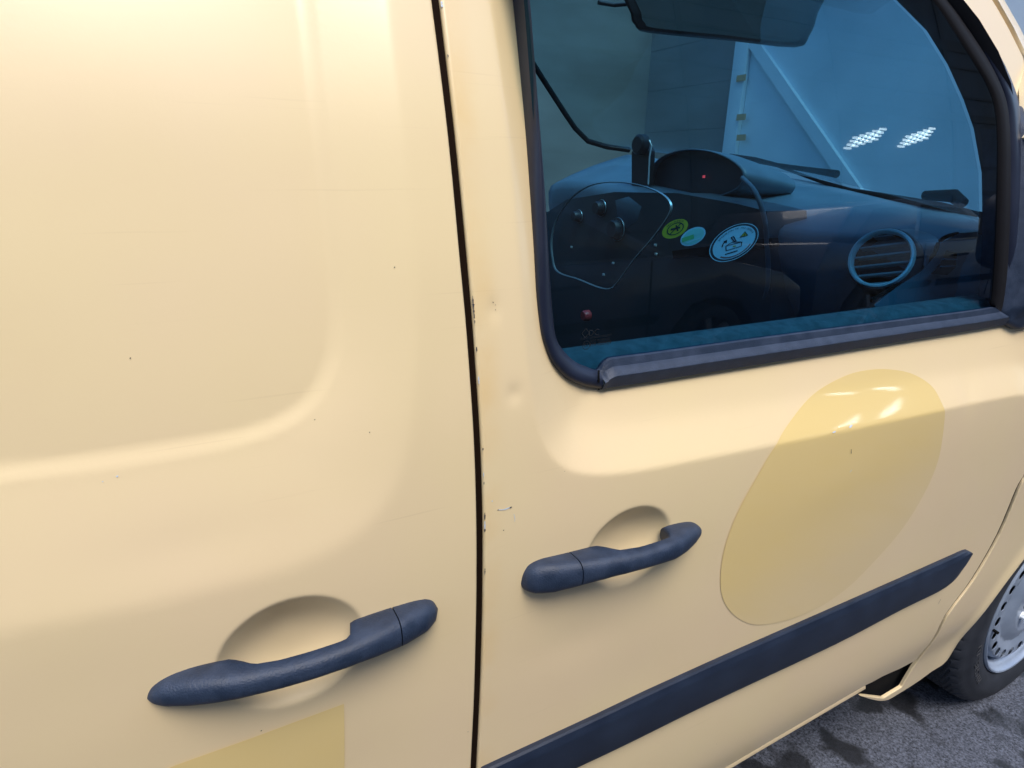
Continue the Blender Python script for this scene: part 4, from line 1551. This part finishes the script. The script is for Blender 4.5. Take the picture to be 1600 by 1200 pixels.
# inner door trim below the belt
dt = [np.array([(x, 0.050, 1.085), (x, 0.052, 1.106), (x, 0.062, 1.116), (x, 0.085, 1.120), (x, 0.11, 1.112), (x, 0.125, 1.08), (x, 0.13, 0.8)]) for x in np.linspace(0.27, 1.33, 12)]
tag(loft('door_card', dt, M_greytrim, fdoor, caps=False, closed=False), 'grey inner trim along the window sill')

# phone cradle standing on the dash
ph = empty('phone_holder', (1.16, 0.97, 1.26), 'black phone holder standing on the dash beside the instruments', 'phone holder')
def rel(o, e_):
    o.parent = e_
    o.matrix_parent_inverse = Matrix.Translation(e_.location).inverted()
    return o
pb = np.array([Px(u, v, 1.13) for u, v in ((987, 290), (987, 238), (992, 232), (1011, 230), (1014, 236), (1013, 290))])
V2 = np.vstack([pb, pb + np.array([0.02, 0.0, 0])])
nn = len(pb)
F = [tuple(range(nn))] + [(i, (i + 1) % nn, (i + 1) % nn + nn, i + nn) for i in range(nn)]
rel(mesh_obj('holder_back', V2, F, M_trim, None, False), ph)
c = Px(1000, 226, 1.12)
m = Matrix(((0, -1, 0, c[0]), (1, 0, 0, c[1]), (0, 0, 1, c[2]), (0, 0, 0, 1)))
rel(lathe('holder_head', [(0, 0.012), (0.020, 0.012), (0.026, 0.006), (0.026, -0.012), (0, -0.014)], M_trim, None, 28, m), ph)
rel(tube('holder_edge', [Px(1015, 219, 1.115), Px(1018, 228, 1.115), Px(1015, 245, 1.115), Px(1013, 288, 1.115)], 0.002, M_chrome, None, 6), ph)

# interior mirror
mr_px = [(985, 20), (985, -60), (1290, -75), (1278, 20), (1265, 55), (1245, 71), (1140, 60), (1010, 47), (992, 38)]
mrp = np.array([Py(u, v, 0.62) for u, v in catmull(mr_px, 3, True)])
mc = mrp.mean(0)
secs = [mc + (mrp - mc) * 0.97 + np.array([0, -0.0, 0]), mc + (mrp - mc) * 1.0 + np.array([0.004, 0.004, 0]), mc + (mrp - mc) * 0.99 + np.array([0.02, 0.02, 0]), mc + (mrp - mc) * 0.85 + np.array([0.04, 0.035, 0])]
im = kid(loft('interior_mirror', secs, M_trim, None, caps=True, closed=True), 'black cabin mirror at the top of the windscreen')
kid(tube('mirror_frame', [Py(935, 4, 0.7), Py(960, 8, 0.7), Py(990, 6, 0.66), Py(990, -20, 0.66)], 0.004, M_trim, None, 8))
gm = mat('mirror_face', (0.05, 0.06, 0.065), 0.08, 0.0)
kid(mesh_obj('mirror_face', [mc + (p_ - mc) * 0.9 + np.array([-0.0015, -0.0015, 0]) for p_ in mrp], [tuple(range(len(mrp)))], gm, None, False), 'dark face of the cabin mirror')

# wipers on the windscreen
def wiper(name, pts, label):
    e_ = empty(name, pts[0], label, 'wiper')
    return e_


wa = tube('wiper_arm', [Px(1140, 243, 1.72), Px(1180, 250, 1.70), Px(1215, 258, 1.68), Px(1255, 264, 1.66), Px(1308, 272, 1.63)], 0.008, M_black, None, 8, [0.8, 1.1, 0.8, 0.9, 1.3])
kid(wa, 'black wiper arm farther away')
wa = tube('wiper_arm', [Px(1205, 256, 1.70), Px(1280, 283, 1.66), Px(1330, 298, 1.6), Px(1400, 310, 1.52), Px(1470, 322, 1.46), Px(1530, 336, 1.42)], 0.006, M_black, None, 8, [0.6, 0.8, 1.1, 1.3, 1.4, 1.0])
kid(wa, 'black wiper arm at the windscreen base')
wa = tube('wiper_mount', [Px(1445, 305, 1.47), Px(1490, 306, 1.45), Px(1505, 318, 1.44)], 0.014, M_black, None, 10, [0.7, 1.0, 0.8])
kid(wa)

# ------------------------------------------------------------------ stickers and etching on the side glass
def flat_mat(name, col, rough=0.45):
    return mat(name, col, rough)


M_sky_w = flat_mat('sticker_white', (0.75, 0.78, 0.80))
M_yel = flat_mat('sticker_yellow', (0.95, 0.50, 0.03))
M_grn = flat_mat('sticker_green', (0.22, 0.55, 0.18))
M_pgr = flat_mat('sticker_pale_green', (0.5, 0.74, 0.6))
M_ink = flat_mat('sticker_ink', (0.02, 0.03, 0.035))
M_redi = flat_mat('sticker_red', (0.6, 0.15, 0.12))
M_etch = mat('etched_ink', (0.004, 0.008, 0.012), 0.7)


# stickers face the cabin side window; a local frame per sticker on the dash side plane
def sticker_frame(u, v, y, ax_u, ax_v):
    """origin at pixel on plane y, axes measured from two pixel neighbours so the disc lies on the glass plane"""
    c = Py(u, v, y)
    return c


def disc_mesh(name, c, r, m_, parent, dy=0.0, n=40, sx=1.0, r_in=None, rot=0.0, a0=0, a1=2 * math.pi):
    V, F = [], []
    if r_in is None:
        for i in range(n):
            a = 2 * math.pi * i / n
            V.append((c[0] + r * sx * math.cos(a), c[1] + dy, c[2] + r * math.sin(a)))
        F = [tuple(range(n))]
    else:
        for i in range(n + 1):
            a = a0 + (a1 - a0) * i / n
            for q_ in (r, r_in):
                V.append((c[0] + q_ * sx * math.cos(a), c[1] + dy, c[2] + q_ * math.sin(a)))
        F = [(2 * i, 2 * i + 2, 2 * i + 3, 2 * i + 1) for i in range(n)]
    return mesh_obj(name, V, F, m_, parent, False)


def join_meshes(name, objs, parent, label=None):
    bm = bmesh.new()
    mats = []
    for o in objs:
        me = o.data
        mi = []
        for mm in me.materials:
            if mm not in mats:
                mats.append(mm)
            mi.append(mats.index(mm))
        n0 = len(bm.faces)
        bm.from_mesh(me)
        bm.faces.ensure_lookup_table()
        for f in bm.faces[n0:]:
            f.material_index = mi[min(f.material_index, len(mi) - 1)] if mi else 0
        bpy.data.objects.remove(o)
    me = bpy.data.meshes.new(name)
    bm.to_mesh(me)
    bm.free()
    for mm in mats:
        me.materials.append(mm)
    o = link(bpy.data.objects.new(name, me), parent)
    if label:
        o['label'] = label
    return o


GY = lambda u, v: float(Sg(Py(u, v, 0.045)[0], Py(u, v, 0.045)[2])[()] if hasattr(Sg(0, 1), 'shape') else Sg(0, Py(u, v, 0.045)[2]))


def seg(c, pts, wd, m_, dy, closed=False):
    """stroke in the xz plane"""
    V, F = [], []
    P = [np.array(p, float) for p in pts]
    if closed:
        P.append(P[0])
    for a, b_ in zip(P[:-1], P[1:]):
        t = (b_ - a) / (np.linalg.norm(b_ - a) + 1e-9)
        n = np.array([-t[1], t[0]]) * wd / 2
        k = len(V)
        for q_ in (a - n - t * wd * .3, b_ - n + t * wd * .3, b_ + n + t * wd * .3, a + n - t * wd * .3):
            V.append((c[0] + q_[0], c[1] + dy, c[2] + q_[1]))
        F.append((k, k + 1, k + 2, k + 3))
    return mesh_obj('s', V, F, m_, None, False)


def arc_text(c, txt, r, size, a_mid, m_, dy, sx=1.0, spread=1.0):
    bm = bmesh.new()
    adv = size * 0.62 * spread
    tot = adv * (len(txt) - 1)
    for i, chh in enumerate(txt):
        if chh == ' ':
            continue
        a = a_mid - (i * adv - tot / 2) / r
        cu = bpy.data.curves.new('t', 'FONT')
        cu.body = chh
        cu.size = size
        cu.align_x = 'CENTER'
        cu.align_y = 'CENTER'
        cu.resolution_u = 2
        tmp = bpy.data.objects.new('t', cu)
        COL.objects.link(tmp)
        dg = bpy.context.evaluated_depsgraph_get()
        me = bpy.data.meshes.new_from_object(tmp.evaluated_get(dg))
        COL.objects.unlink(tmp)
        bpy.data.objects.remove(tmp)
        me.transform(Matrix.Translation((c[0] + r * sx * math.cos(a), c[1] + dy, c[2] + r * math.sin(a))) @ Matrix.Rotation(-(a - math.pi / 2), 4, 'Y') @ Matrix.Rotation(R(90), 4, 'X'))
        bm.from_mesh(me)
        bpy.data.meshes.remove(me)
    me = bpy.data.meshes.new('t')
    bm.to_mesh(me)
    bm.free()
    me.materials.append(m_)
    return link(bpy.data.objects.new('t', me))


rr = abs(gpt(1147.5, 351)[2] - gpt(1147.5, 406)[2]) / 2
OVAL = 1.9


def ovalize(objs, c_):
    sh = math.tan(R(13))
    for o_ in objs:
        for v_ in o_.data.vertices:
            dx, dz = (v_.co.x - c_[0]) * OVAL, v_.co.z - c_[2]
            v_.co.x = c_[0] + dx - dz * 0.12
            v_.co.z = c_[2] + dz + dx * sh * 0.95
    return objs


STK = []
c = gpt(1147.5, 379)
r_big = abs(gpt(1147.5, 351)[2] - gpt(1147.5, 406)[2]) / 2
print('big sticker r', r_big, rr)
r_big = (r_big + rr) / 2
parts = [disc_mesh('s', c, r_big, M_sky_w, None, 0.0, 48, r_in=r_big * 0.965), disc_mesh('s', c, r_big * 0.965, M_ink, None, 0.0001, 48, r_in=r_big * 0.87), disc_mesh('s', c, r_big * 0.87, M_sky_w, None, 0.0, 48)]
k = r_big
parts += [seg(c, [(-0.35 * k, -0.02 * k), (0.30 * k, -0.10 * k), (0.28 * k, -0.34 * k), (-0.33 * k, -0.30 * k)], 0.035 * k, M_ink, -0.0004, True),
          seg(c, [(-0.30 * k, 0.0), (-0.1 * k, 0.08 * k), (0.25 * k, -0.08 * k)], 0.035 * k, M_ink, -0.0004),
          seg(c, [(-0.02 * k, 0.08 * k), (-0.15 * k, 0.36 * k), (-0.06 * k, 0.38 * k), (0.06 * k, 0.06 * k)], 0.04 * k, M_ink, -0.0004, True),
          seg(c, [(-0.50 * k, 0.0), (-0.47 * k, 0.15 * k), (-0.35 * k, 0.27 * k)], 0.05 * k, M_ink, -0.0004),
          seg(c, [(-0.44 * k, 0.27 * k), (-0.33 * k, 0.30 * k), (-0.34 * k, 0.17 * k)], 0.04 * k, M_ink, -0.0004, True),
          seg(c, [(-0.05 * k, -0.18 * k), (0.05 * k, -0.22 * k)], 0.06 * k, M_yel, -0.0004),
          seg(c, [(-0.35 * k, -0.50 * k), (0.12 * k, -0.52 * k)], 0.06 * k, M_ink, -0.0004)]
tri = mesh_obj('s', [(c[0] + .22 * k, c[1] - .0004, c[2] + .22 * k), (c[0] + .52 * k, c[1] - .0004, c[2] + .17 * k), (c[0] + .40 * k, c[1] - .0004, c[2] + .44 * k)], [(0, 1, 2)], M_yel, None, False)
parts += [tri, seg(c, [(.22 * k, .22 * k), (.52 * k, .17 * k), (.40 * k, .44 * k)], 0.03 * k, M_ink, -0.0006, True), seg(c, [(.38 * k, .24 * k), (.40 * k, .34 * k)], 0.035 * k, M_ink, -0.0007)]
parts += [arc_text(c, 'ATTENTION NE PAS OUVRIR', 0.76 * k, 0.13 * k, R(82), M_ink, -0.0005, spread=0.95)]
parts += [disc_mesh('s', c, 0.80 * k, M_redi, None, -0.0004, 30, r_in=0.74 * k, a0=R(225), a1=R(330))]
join_meshes('oval_sticker', ovalize(parts, c), fdoor, 'large oval white warning sticker with a black pictogram')
c = gpt(1055, 357.5)
r2 = abs(gpt(1055, 343.5)[2] - gpt(1055, 371.5)[2]) / 2
k = r2
parts = [disc_mesh('s', c, k, M_yel, None, 0, 40), disc_mesh('s', c, 0.66 * k, M_ink, None, -0.0003, 40, r_in=0.57 * k), seg(c, [(-0.42 * k, -0.42 * k), (0.42 * k, 0.42 * k)], 0.09 * k, M_ink, -0.0004),
         seg(c, [(-0.3 * k, 0.08 * k), (0.3 * k, 0.0)], 0.22 * k, M_ink, -0.0004), seg(c, [(0.05 * k, 0.35 * k), (0.18 * k, -0.3 * k)], 0.12 * k, M_ink, -0.0004),
         arc_text(c, 'NON FUMEUR', 0.81 * k, 0.24 * k, R(90), M_ink, -0.0004, spread=0.95)]
join_meshes('oval_sticker', ovalize(parts, c), fdoor, 'small yellow oval sticker with a black pictogram')
c = gpt(1083, 369.5)
k = r2 * 1.0
parts = [disc_mesh('s', c, k, M_sky_w, None, 0.0, 40), disc_mesh('s', c, k * 0.86, M_pgr, None, -0.0003, 40)]
parts += [seg(c, [(-0.75 * k, 0.0), (-0.1 * k, 0.0)], 0.5 * k, M_grn, -0.0005), seg(c, [(-0.5 * k, -0.48 * k), (0.5 * k, -0.42 * k)], 0.10 * k, M_sky_w, -0.0006), seg(c, [(0.1 * k, 0.2 * k), (0.65 * k, 0.2 * k)], 0.3 * k, M_pgr, -0.0006)]
join_meshes('oval_sticker', ovalize(parts, c), fdoor, 'small pale green oval sticker between the other two')


# etched glass marks
def etch(txt, u, v, size, slope=0.0, align='CENTER'):
    c_ = gpt(u, v, -0.0008)
    return text_obj('t', txt, size, M_etch, None, Matrix.Translation(c_) @ Matrix.Rotation(R(90), 4, 'X'), 0.0, align)


ets = [etch('DC', 928, 520, 0.0095), etch('SAINT-GOBAIN SEKURIT', 932, 526.5, 0.0036), etch('DOT 24  M50 AS2', 938, 531, 0.0032), etch('43R-000929', 938, 537, 0.0058), etch('E1', 916, 539.5, 0.0055)]
c = gpt(916, 539.5, -0.0008)
ets.append(disc_mesh('s', c, 0.0048, M_etch, None, 0, 28, r_in=0.0042))
c = gpt(915, 520.5, -0.0008)
ets.append(seg(c, [(0, .005), (.0045, 0), (0, -.005), (-.0045, 0)], 0.0007, M_etch, 0, True))
join_meshes('etched_marking', ets, fdoor, 'small etched glass maker marking in the lower corner')


# ------------------------------------------------------------------ paint damage
M_chipw = mat('bared_primer', (0.55, 0.62, 0.70), 0.5)
M_chipd = mat('bare_rusty_metal', (0.05, 0.045, 0.05), 0.6)


def mark(pts_px, width, m_, off=-0.0005, taper=True, jitter=0.3):
    P = np.array([PS(u, v, off) for u, v in pts_px])
    P = catmull(P, 5)
    V, F = [], []
    n = len(P)
    for i in range(n):
        t = P[min(i + 1, n - 1)] - P[max(i - 1, 0)]
        t2 = np.array([t[0], t[2]])
        t2 /= np.linalg.norm(t2) + 1e-12
        nn_ = np.array([-t2[1], 0, t2[0]])
        wv = width / 2 * (1 + jitter * (random.random() - 0.5) * 2)
        if taper:
            wv *= math.sin(math.pi * (i + 0.6) / (n + 0.2)) ** 0.5
        for s in (1, -1):
            q_ = P[i] + nn_ * wv * s
            q_[1] = float(S(q_[0], q_[2], False)[0]) + off
            V.append(q_)
    F = [(2 * i, 2 * i + 2, 2 * i + 3, 2 * i + 1) for i in range(n - 1)]
    return mesh_obj('s', V, F, m_, None, False)


chips = [mark([(778, 796.5), (788, 796), (799, 792)], 0.0012, M_chipw), mark([(777.5, 797), (779, 796.7)], 0.0012, M_chipd, -0.0007), mark([(797, 793.5), (799.5, 792)], 0.0016, M_chipd, -0.0007),
         mark([(803, 803), (804.5, 810), (804.2, 815)], 0.0006, M_chipw), mark([(769, 782), (769, 784)], 0.0012, M_chipw), mark([(786.5, 828), (787.5, 829)], 0.0010, M_chipd),
         mark([(770, 471.5), (771, 473)], 0.0009, M_chipd), mark([(774, 476), (774.3, 477)], 0.0006, M_chipd), mark([(774, 483.5), (774.4, 484.6)], 0.0007, M_chipd),
         mark([(1330.5, 702), (1330, 709)], 0.0012, M_chipd, -0.0013), mark([(1301, 676), (1306, 674)], 0.0022, M_chipw, -0.0013), mark([(1327, 668), (1332, 664)], 0.0022, M_chipw, -0.0013), mark([(1328, 738), (1331, 734)], 0.0010, M_chipw, -0.0013),
         mark([(1466, 944), (1470, 936)], 0.0012, M_chipd)]
# worn edge of the front door along the gap
for (v0, v1, w_, m_) in ((462, 497, 0.0016, M_chipd), (500, 505, 0.001, M_chipd), (542, 549, 0.0010, M_chipd), (588, 600, 0.0010, M_chipw), (700, 704, 0.0012, M_chipd), (738, 745, 0.0008, M_chipw), (753, 757, 0.0009, M_chipd),
                          (801, 812, 0.0012, M_chipd), (814, 828, 0.0014, M_chipw), (826, 831, 0.0014, M_chipd), (888, 898, 0.0009, M_chipd), (85, 89, 0.001, M_chipd), (2, 11, 0.002, M_chipw)):
    vv = np.linspace(v0, v1, 5)
    uu = np.interp(vv, [p_[1] for p_ in gapR_px], [p_[0] for p_ in gapR_px]) + 1.6
    chips.append(mark(list(zip(uu, vv)), w_, m_, 0.0, True, 0.6))
ch_o = join_meshes('paint_chips', chips, fdoor, 'small bare chips and scratches in the cream paint')
tag(ch_o, kind='stuff')
chips = [mark([(182, 743.5), (184, 745)], 0.0014, M_chipw), mark([(160, 752), (161, 753)], 0.001, M_chipw), mark([(407.5, 1141.5), (409, 1142)], 0.0013, M_chipd), mark([(547, 1020), (552, 1016)], 0.0004, M_chipw), mark([(203, 559), (204, 560)], 0.001, M_chipd),
         mark([(616, 417), (617, 418)], 0.001, M_chipd), mark([(577, 675), (578, 676)], 0.0008, M_chipd)]
ch_o = join_meshes('paint_chips', chips, sliding, 'small bare chips in the cream paint')
tag(ch_o, kind='stuff')

# ------------------------------------------------------------------ parked car reflected in the window
M_carpaint = mat('graphite_paint', (0.05, 0.07, 0.11), 0.35, 0.3, 0.8, 0.05)
M_carglass = mat('dark_car_glass', (0.01, 0.012, 0.015), 0.05)
M_alloy = mat('alloy_wheel', (0.22, 0.24, 0.27), 0.4, 0.5)
CY = -2.60
car = empty('parked_car', (2.3, CY - 0.85, 0), 'graphite car parked alongside, seen mirrored in the side window of the van', 'car')


def ck(o, label=None):
    o.parent = car
    o.matrix_parent_inverse = Matrix.Translation(car.location).inverted()
    if label:
        o['label'] = label
    return o


cw = [(0.75, 0.30), (3.30, 0.30)]
body = [(-0.05, 0.25), (0.30, 0.24), (0.38, 0.44), (0.52, 0.62), (0.75, 0.68), (0.98, 0.62), (1.12, 0.44), (1.2, 0.22), (2.85, 0.22), (2.93, 0.44), (3.07, 0.62), (3.30, 0.68), (3.53, 0.62), (3.67, 0.44), (3.76, 0.24),
        (4.15, 0.25), (4.22, 0.45), (4.18, 0.70), (3.95, 0.86), (3.40, 1.00), (3.05, 1.06), (2.0, 1.04), (0.6, 1.06), (0.05, 1.10), (-0.08, 0.8)]
ck(prism('body', body, CY, CY - 1.72, M_carpaint, None, 0.03), 'graphite body')
cab = [(0.15, 1.04), (3.0, 1.02), (2.15, 1.50), (1.2, 1.56), (0.45, 1.48)]
ck(prism('cabin', cab, CY - 0.08, CY - 1.64, M_carpaint, None, 0.04))
for wnd in ([(0.42, 1.08), (1.35, 1.07), (1.35, 1.47), (0.72, 1.44)], [(1.43, 1.07), (2.72, 1.06), (2.08, 1.43), (1.43, 1.48)]):
    ck(prism('side_window', wnd, CY - 0.07, CY - 0.12, M_carglass, None, 0.004))
for x0, x1 in ((0.95, 1.62), (1.72, 2.78)):
    ck(prism('rubbing_strip', [(x0, 0.50), (x1 - 0.05, 0.50), (x1, 0.56), (x1 - 0.04, 0.58), (x0, 0.58)], CY + 0.016, CY - 0.02, M_black, None, 0.004))
for x in (1.42, 2.68):
    ck(box('door_gap', (x, CY - 0.02, 0.30), (x + 0.012, CY + 0.0025, 1.03), M_black))
for x in (1.25, 1.95):
    ck(tube('door_handle', [(x - 0.02, CY, 0.86), (x, CY + 0.035, 0.865), (x + 0.16, CY + 0.035, 0.87), (x + 0.18, CY, 0.87)], 0.014, M_black, None, 8))
for (x, z) in cw:
    wh = ck(bpy.data.objects.new('wheel', None))
    COL.objects.link(wh)
    wh.location = (x, CY, z)
    V, F = spin([(0.20, -0.01), (0.205, -0.002), (0.24, 0.004), (0.28, 0.0), (0.298, -0.02), (0.302, -0.06), (0.302, -0.19), (0.28, -0.2)], 64)
    mesh_obj('tyre', V, [f[::-1] for f in F], M_tyre, wh)
    V, F = spin([(0.20, -0.012), (0.205, 0.0), (0.198, 0.0), (0.19, -0.01), (0.185, -0.06), (0.18, -0.10), (0.0, -0.10)], 48)
    o = mesh_obj('rim', V, [f[::-1] for f in F], M_trim, wh)
    bm = bmesh.new()
    for i in range(5):
        a = 2 * math.pi * i / 5 + 0.3
        pr = [(-0.020, 0.02), (-0.028, 0.19), (0.028, 0.19), (0.020, 0.02)]
        q0 = [bm.verts.new((px * math.cos(a) - pz * math.sin(a), -0.012 - 0.0 * pz, px * math.sin(a) + pz * math.cos(a))) for px, pz in pr]
        q1 = [bm.verts.new((px * 1.3 * math.cos(a) - pz * math.sin(a), -0.04, px * 1.3 * math.sin(a) + pz * math.cos(a))) for px, pz in pr]
        bm.faces.new(q0)
        for k_ in range(4):
            bm.faces.new((q0[k_], q1[k_], q1[(k_ + 1) % 4], q0[(k_ + 1) % 4]))
    bmesh.ops.recalc_face_normals(bm, faces=bm.faces)
    me = bpy.data.meshes.new('spokes')
    bm.to_mesh(me)
    bm.free()
    me.materials.append(M_alloy)
    link(bpy.data.objects.new('spokes', me), wh)
    secs = []
    for a in np.linspace(R(-20), R(200), 24):
        secs.append(np.array([(x + 0.36 * math.cos(a), CY + 0.001, z + 0.37 * math.sin(a)), (x + 0.36 * math.cos(a), CY - 0.26, z + 0.37 * math.sin(a)), (x, CY - 0.26, z)]))
    ck(loft('wheel_arch', secs, M_black, None, caps=False, closed=False))

def copy_tree(o, parent):
    c_ = o.copy()
    COL.objects.link(c_)
    c_.parent = parent
    c_.matrix_parent_inverse = o.matrix_parent_inverse.copy()
    for ch_ in list(o.children):
        copy_tree(ch_, c_)
    return c_


car['group'] = 'dark cars parked in a row opposite the van'
added_car = copy_tree(car, None)  # extra car, added so the pane mirrors something dark over the dashboard
added_car.location.x += 4.75
added_car.location.y -= 0.25
added_car['label'] = 'second graphite car, added to darken the reflection over the dashboard'

# ------------------------------------------------------------------ buildings around the yard
M_hall = vary(mat('hall_cladding', (0.16, 0.17, 0.19), 0.7), (0.045, 0.058, 0.075), (0.075, 0.090, 0.110), 1.2, 5, stretch=(1, 1, 0.2))
M_rail = mat('dark_steel_rail', (0.012, 0.014, 0.018), 0.6)
M_lit = mat('lit_window_pane', (0.8, 0.9, 0.9), 0.4, emit=(0.75, 0.95, 1.0), estr=2.4)
HY = -13.0
hall = empty('hall_behind', (10, HY - 2, 0), 'long grey clad hall behind the camera with two lit window grids', 'hall')


def hk(o, e_=None, label=None):
    e_ = e_ or hall
    o.parent = e_
    o.matrix_parent_inverse = Matrix.Translation(e_.location).inverted()
    if label:
        o['label'] = label
    return o


hk(box('wall', (-26, HY - 8, 0), (44, HY, 12.6), M_hall, None), label='grey clad wall')
hk(box('roof_edge', (-26.3, HY - 8.3, 12.602), (44.3, HY + 0.3, 13.0), M_hall, None), label='dark roof edge')
for i, z in enumerate((1.3, 2.6, 3.9, 6.1, 7.2, 8.6, 9.4)):
    hk(box('wall_rail', (-26, HY, z), (44, HY + 0.05, z + (0.10, 0.22, 0.10, 0.35, 0.12, 0.10, 0.5, 0.12, 0.3)[i]), M_rail, None))
for i in range(-4, 7):
    hk(box('wall_column', (i * 6.5 - 0.1, HY, 0.0), (i * 6.5 + 0.1, HY + 0.049, 12.6), M_rail, None))
for (gx, gz) in ((19.5, 4.5), (22.4, 4.7)):
    for ix in range(5):
        for iz in range(4):
            hk(box('lit_pane', (gx + ix * 0.36 + iz * 0.16, HY + 0.052, gz + iz * 0.15 + ix * 0.11), (gx + ix * 0.36 + iz * 0.16 + 0.32, HY + 0.12, gz + iz * 0.15 + ix * 0.11 + 0.08), M_lit, None))

M_gwall = vary(mat('weathered_board', (0.42, 0.42, 0.38), 0.8), (0.19, 0.16, 0.14), (0.26, 0.225, 0.20), 0.9, 6, stretch=(1, 1, 3))
M_white = vary(mat('white_panel_paint', (0.75, 0.78, 0.8), 0.6), (0.56, 0.63, 0.66), (0.68, 0.74, 0.77), 1.5, 5)
M_tape = mat('brown_tape', (0.55, 0.33, 0.16), 0.6)
# plane of the wall ahead of the van
WX = 4.6
gw = empty('board_wall', (WX, 3, 0), 'grey board wall ahead of the van, left of the white panel', 'wall')
sy = Px(1150, 160, WX)[1]
zlev = [0.0, 0.62, 0.95, 1.32, 1.72, 2.12, 2.5, 2.85, 3.3, 4.0]
for z0, z1 in zip(zlev[:-1], zlev[1:]):
    hk(box('board', (WX + random.uniform(0, .003), sy, z0 + 0.001), (WX + 0.08, sy + 9, z1 - 0.001), M_gwall, None, 0.0), gw)
hk(box('backing', (WX + 0.05, sy + 0.002, 0.0), (WX + 0.07, sy + 9, 4.0), M_gwall, None), gw)
wp = empty('white_gate', (WX - .1, 0, 0), 'white panel gate with a diagonal brace ahead of the van', 'gate')
hk(box('panel_sheet', (WX - 0.06, 0.95, 0.05), (WX - 0.03, sy - 0.002, 4.2), M_white, None), wp, 'white sheet')
hk(box('post', (WX - 0.11, sy - 0.16, 0.02), (WX - 0.062, sy - 0.01, 4.2), M_white, None, 0.006), wp, 'white upright post')
a, b_ = Px(1172, 62, WX - 0.1), Px(1330, 292, WX - 0.1)
dv = b_ - a
a2 = a - dv * 0.6
b2 = b_ + dv * 0.5
tv = np.array([0, dv[1], dv[2]])
tv /= np.linalg.norm(tv)
nv = np.array([0, -tv[2], tv[1]]) * 0.045
br = np.array([a2 - nv, b2 - nv, b2 + nv, a2 + nv])
V2 = np.vstack([br, br + np.array([0.045, 0, 0])])
F = [(0, 1, 2, 3), (7, 6, 5, 4)] + [(i, (i + 1) % 4, (i + 1) % 4 + 4, i + 4) for i in range(4)]
hk(mesh_obj('brace', V2, F, M_white, None, False), wp, 'white diagonal brace')
for v in (122, 183, 215):
    p_ = Px(1158, v, WX - 0.12)
    hk(box('tape', p_ - np.array([0.003, 0.05, 0.025]), p_ + np.array([0.003, 0.05, 0.025]), M_tape, None), wp, 'strip of brown tape')
hk(box('top_rail', (WX - 0.14, 0.95, 2.62), (WX - 0.062, sy - 0.17, 2.72), M_white, None, 0.006), wp, 'white top rail')
# far side wall beyond the driver's window
fw = box('side_wall', (-12, 5.2, 0), (WX + 0.1, 5.35, 3.4), M_gwall, None)
tag(fw, 'pale boundary wall on the far side of the van', 'wall')
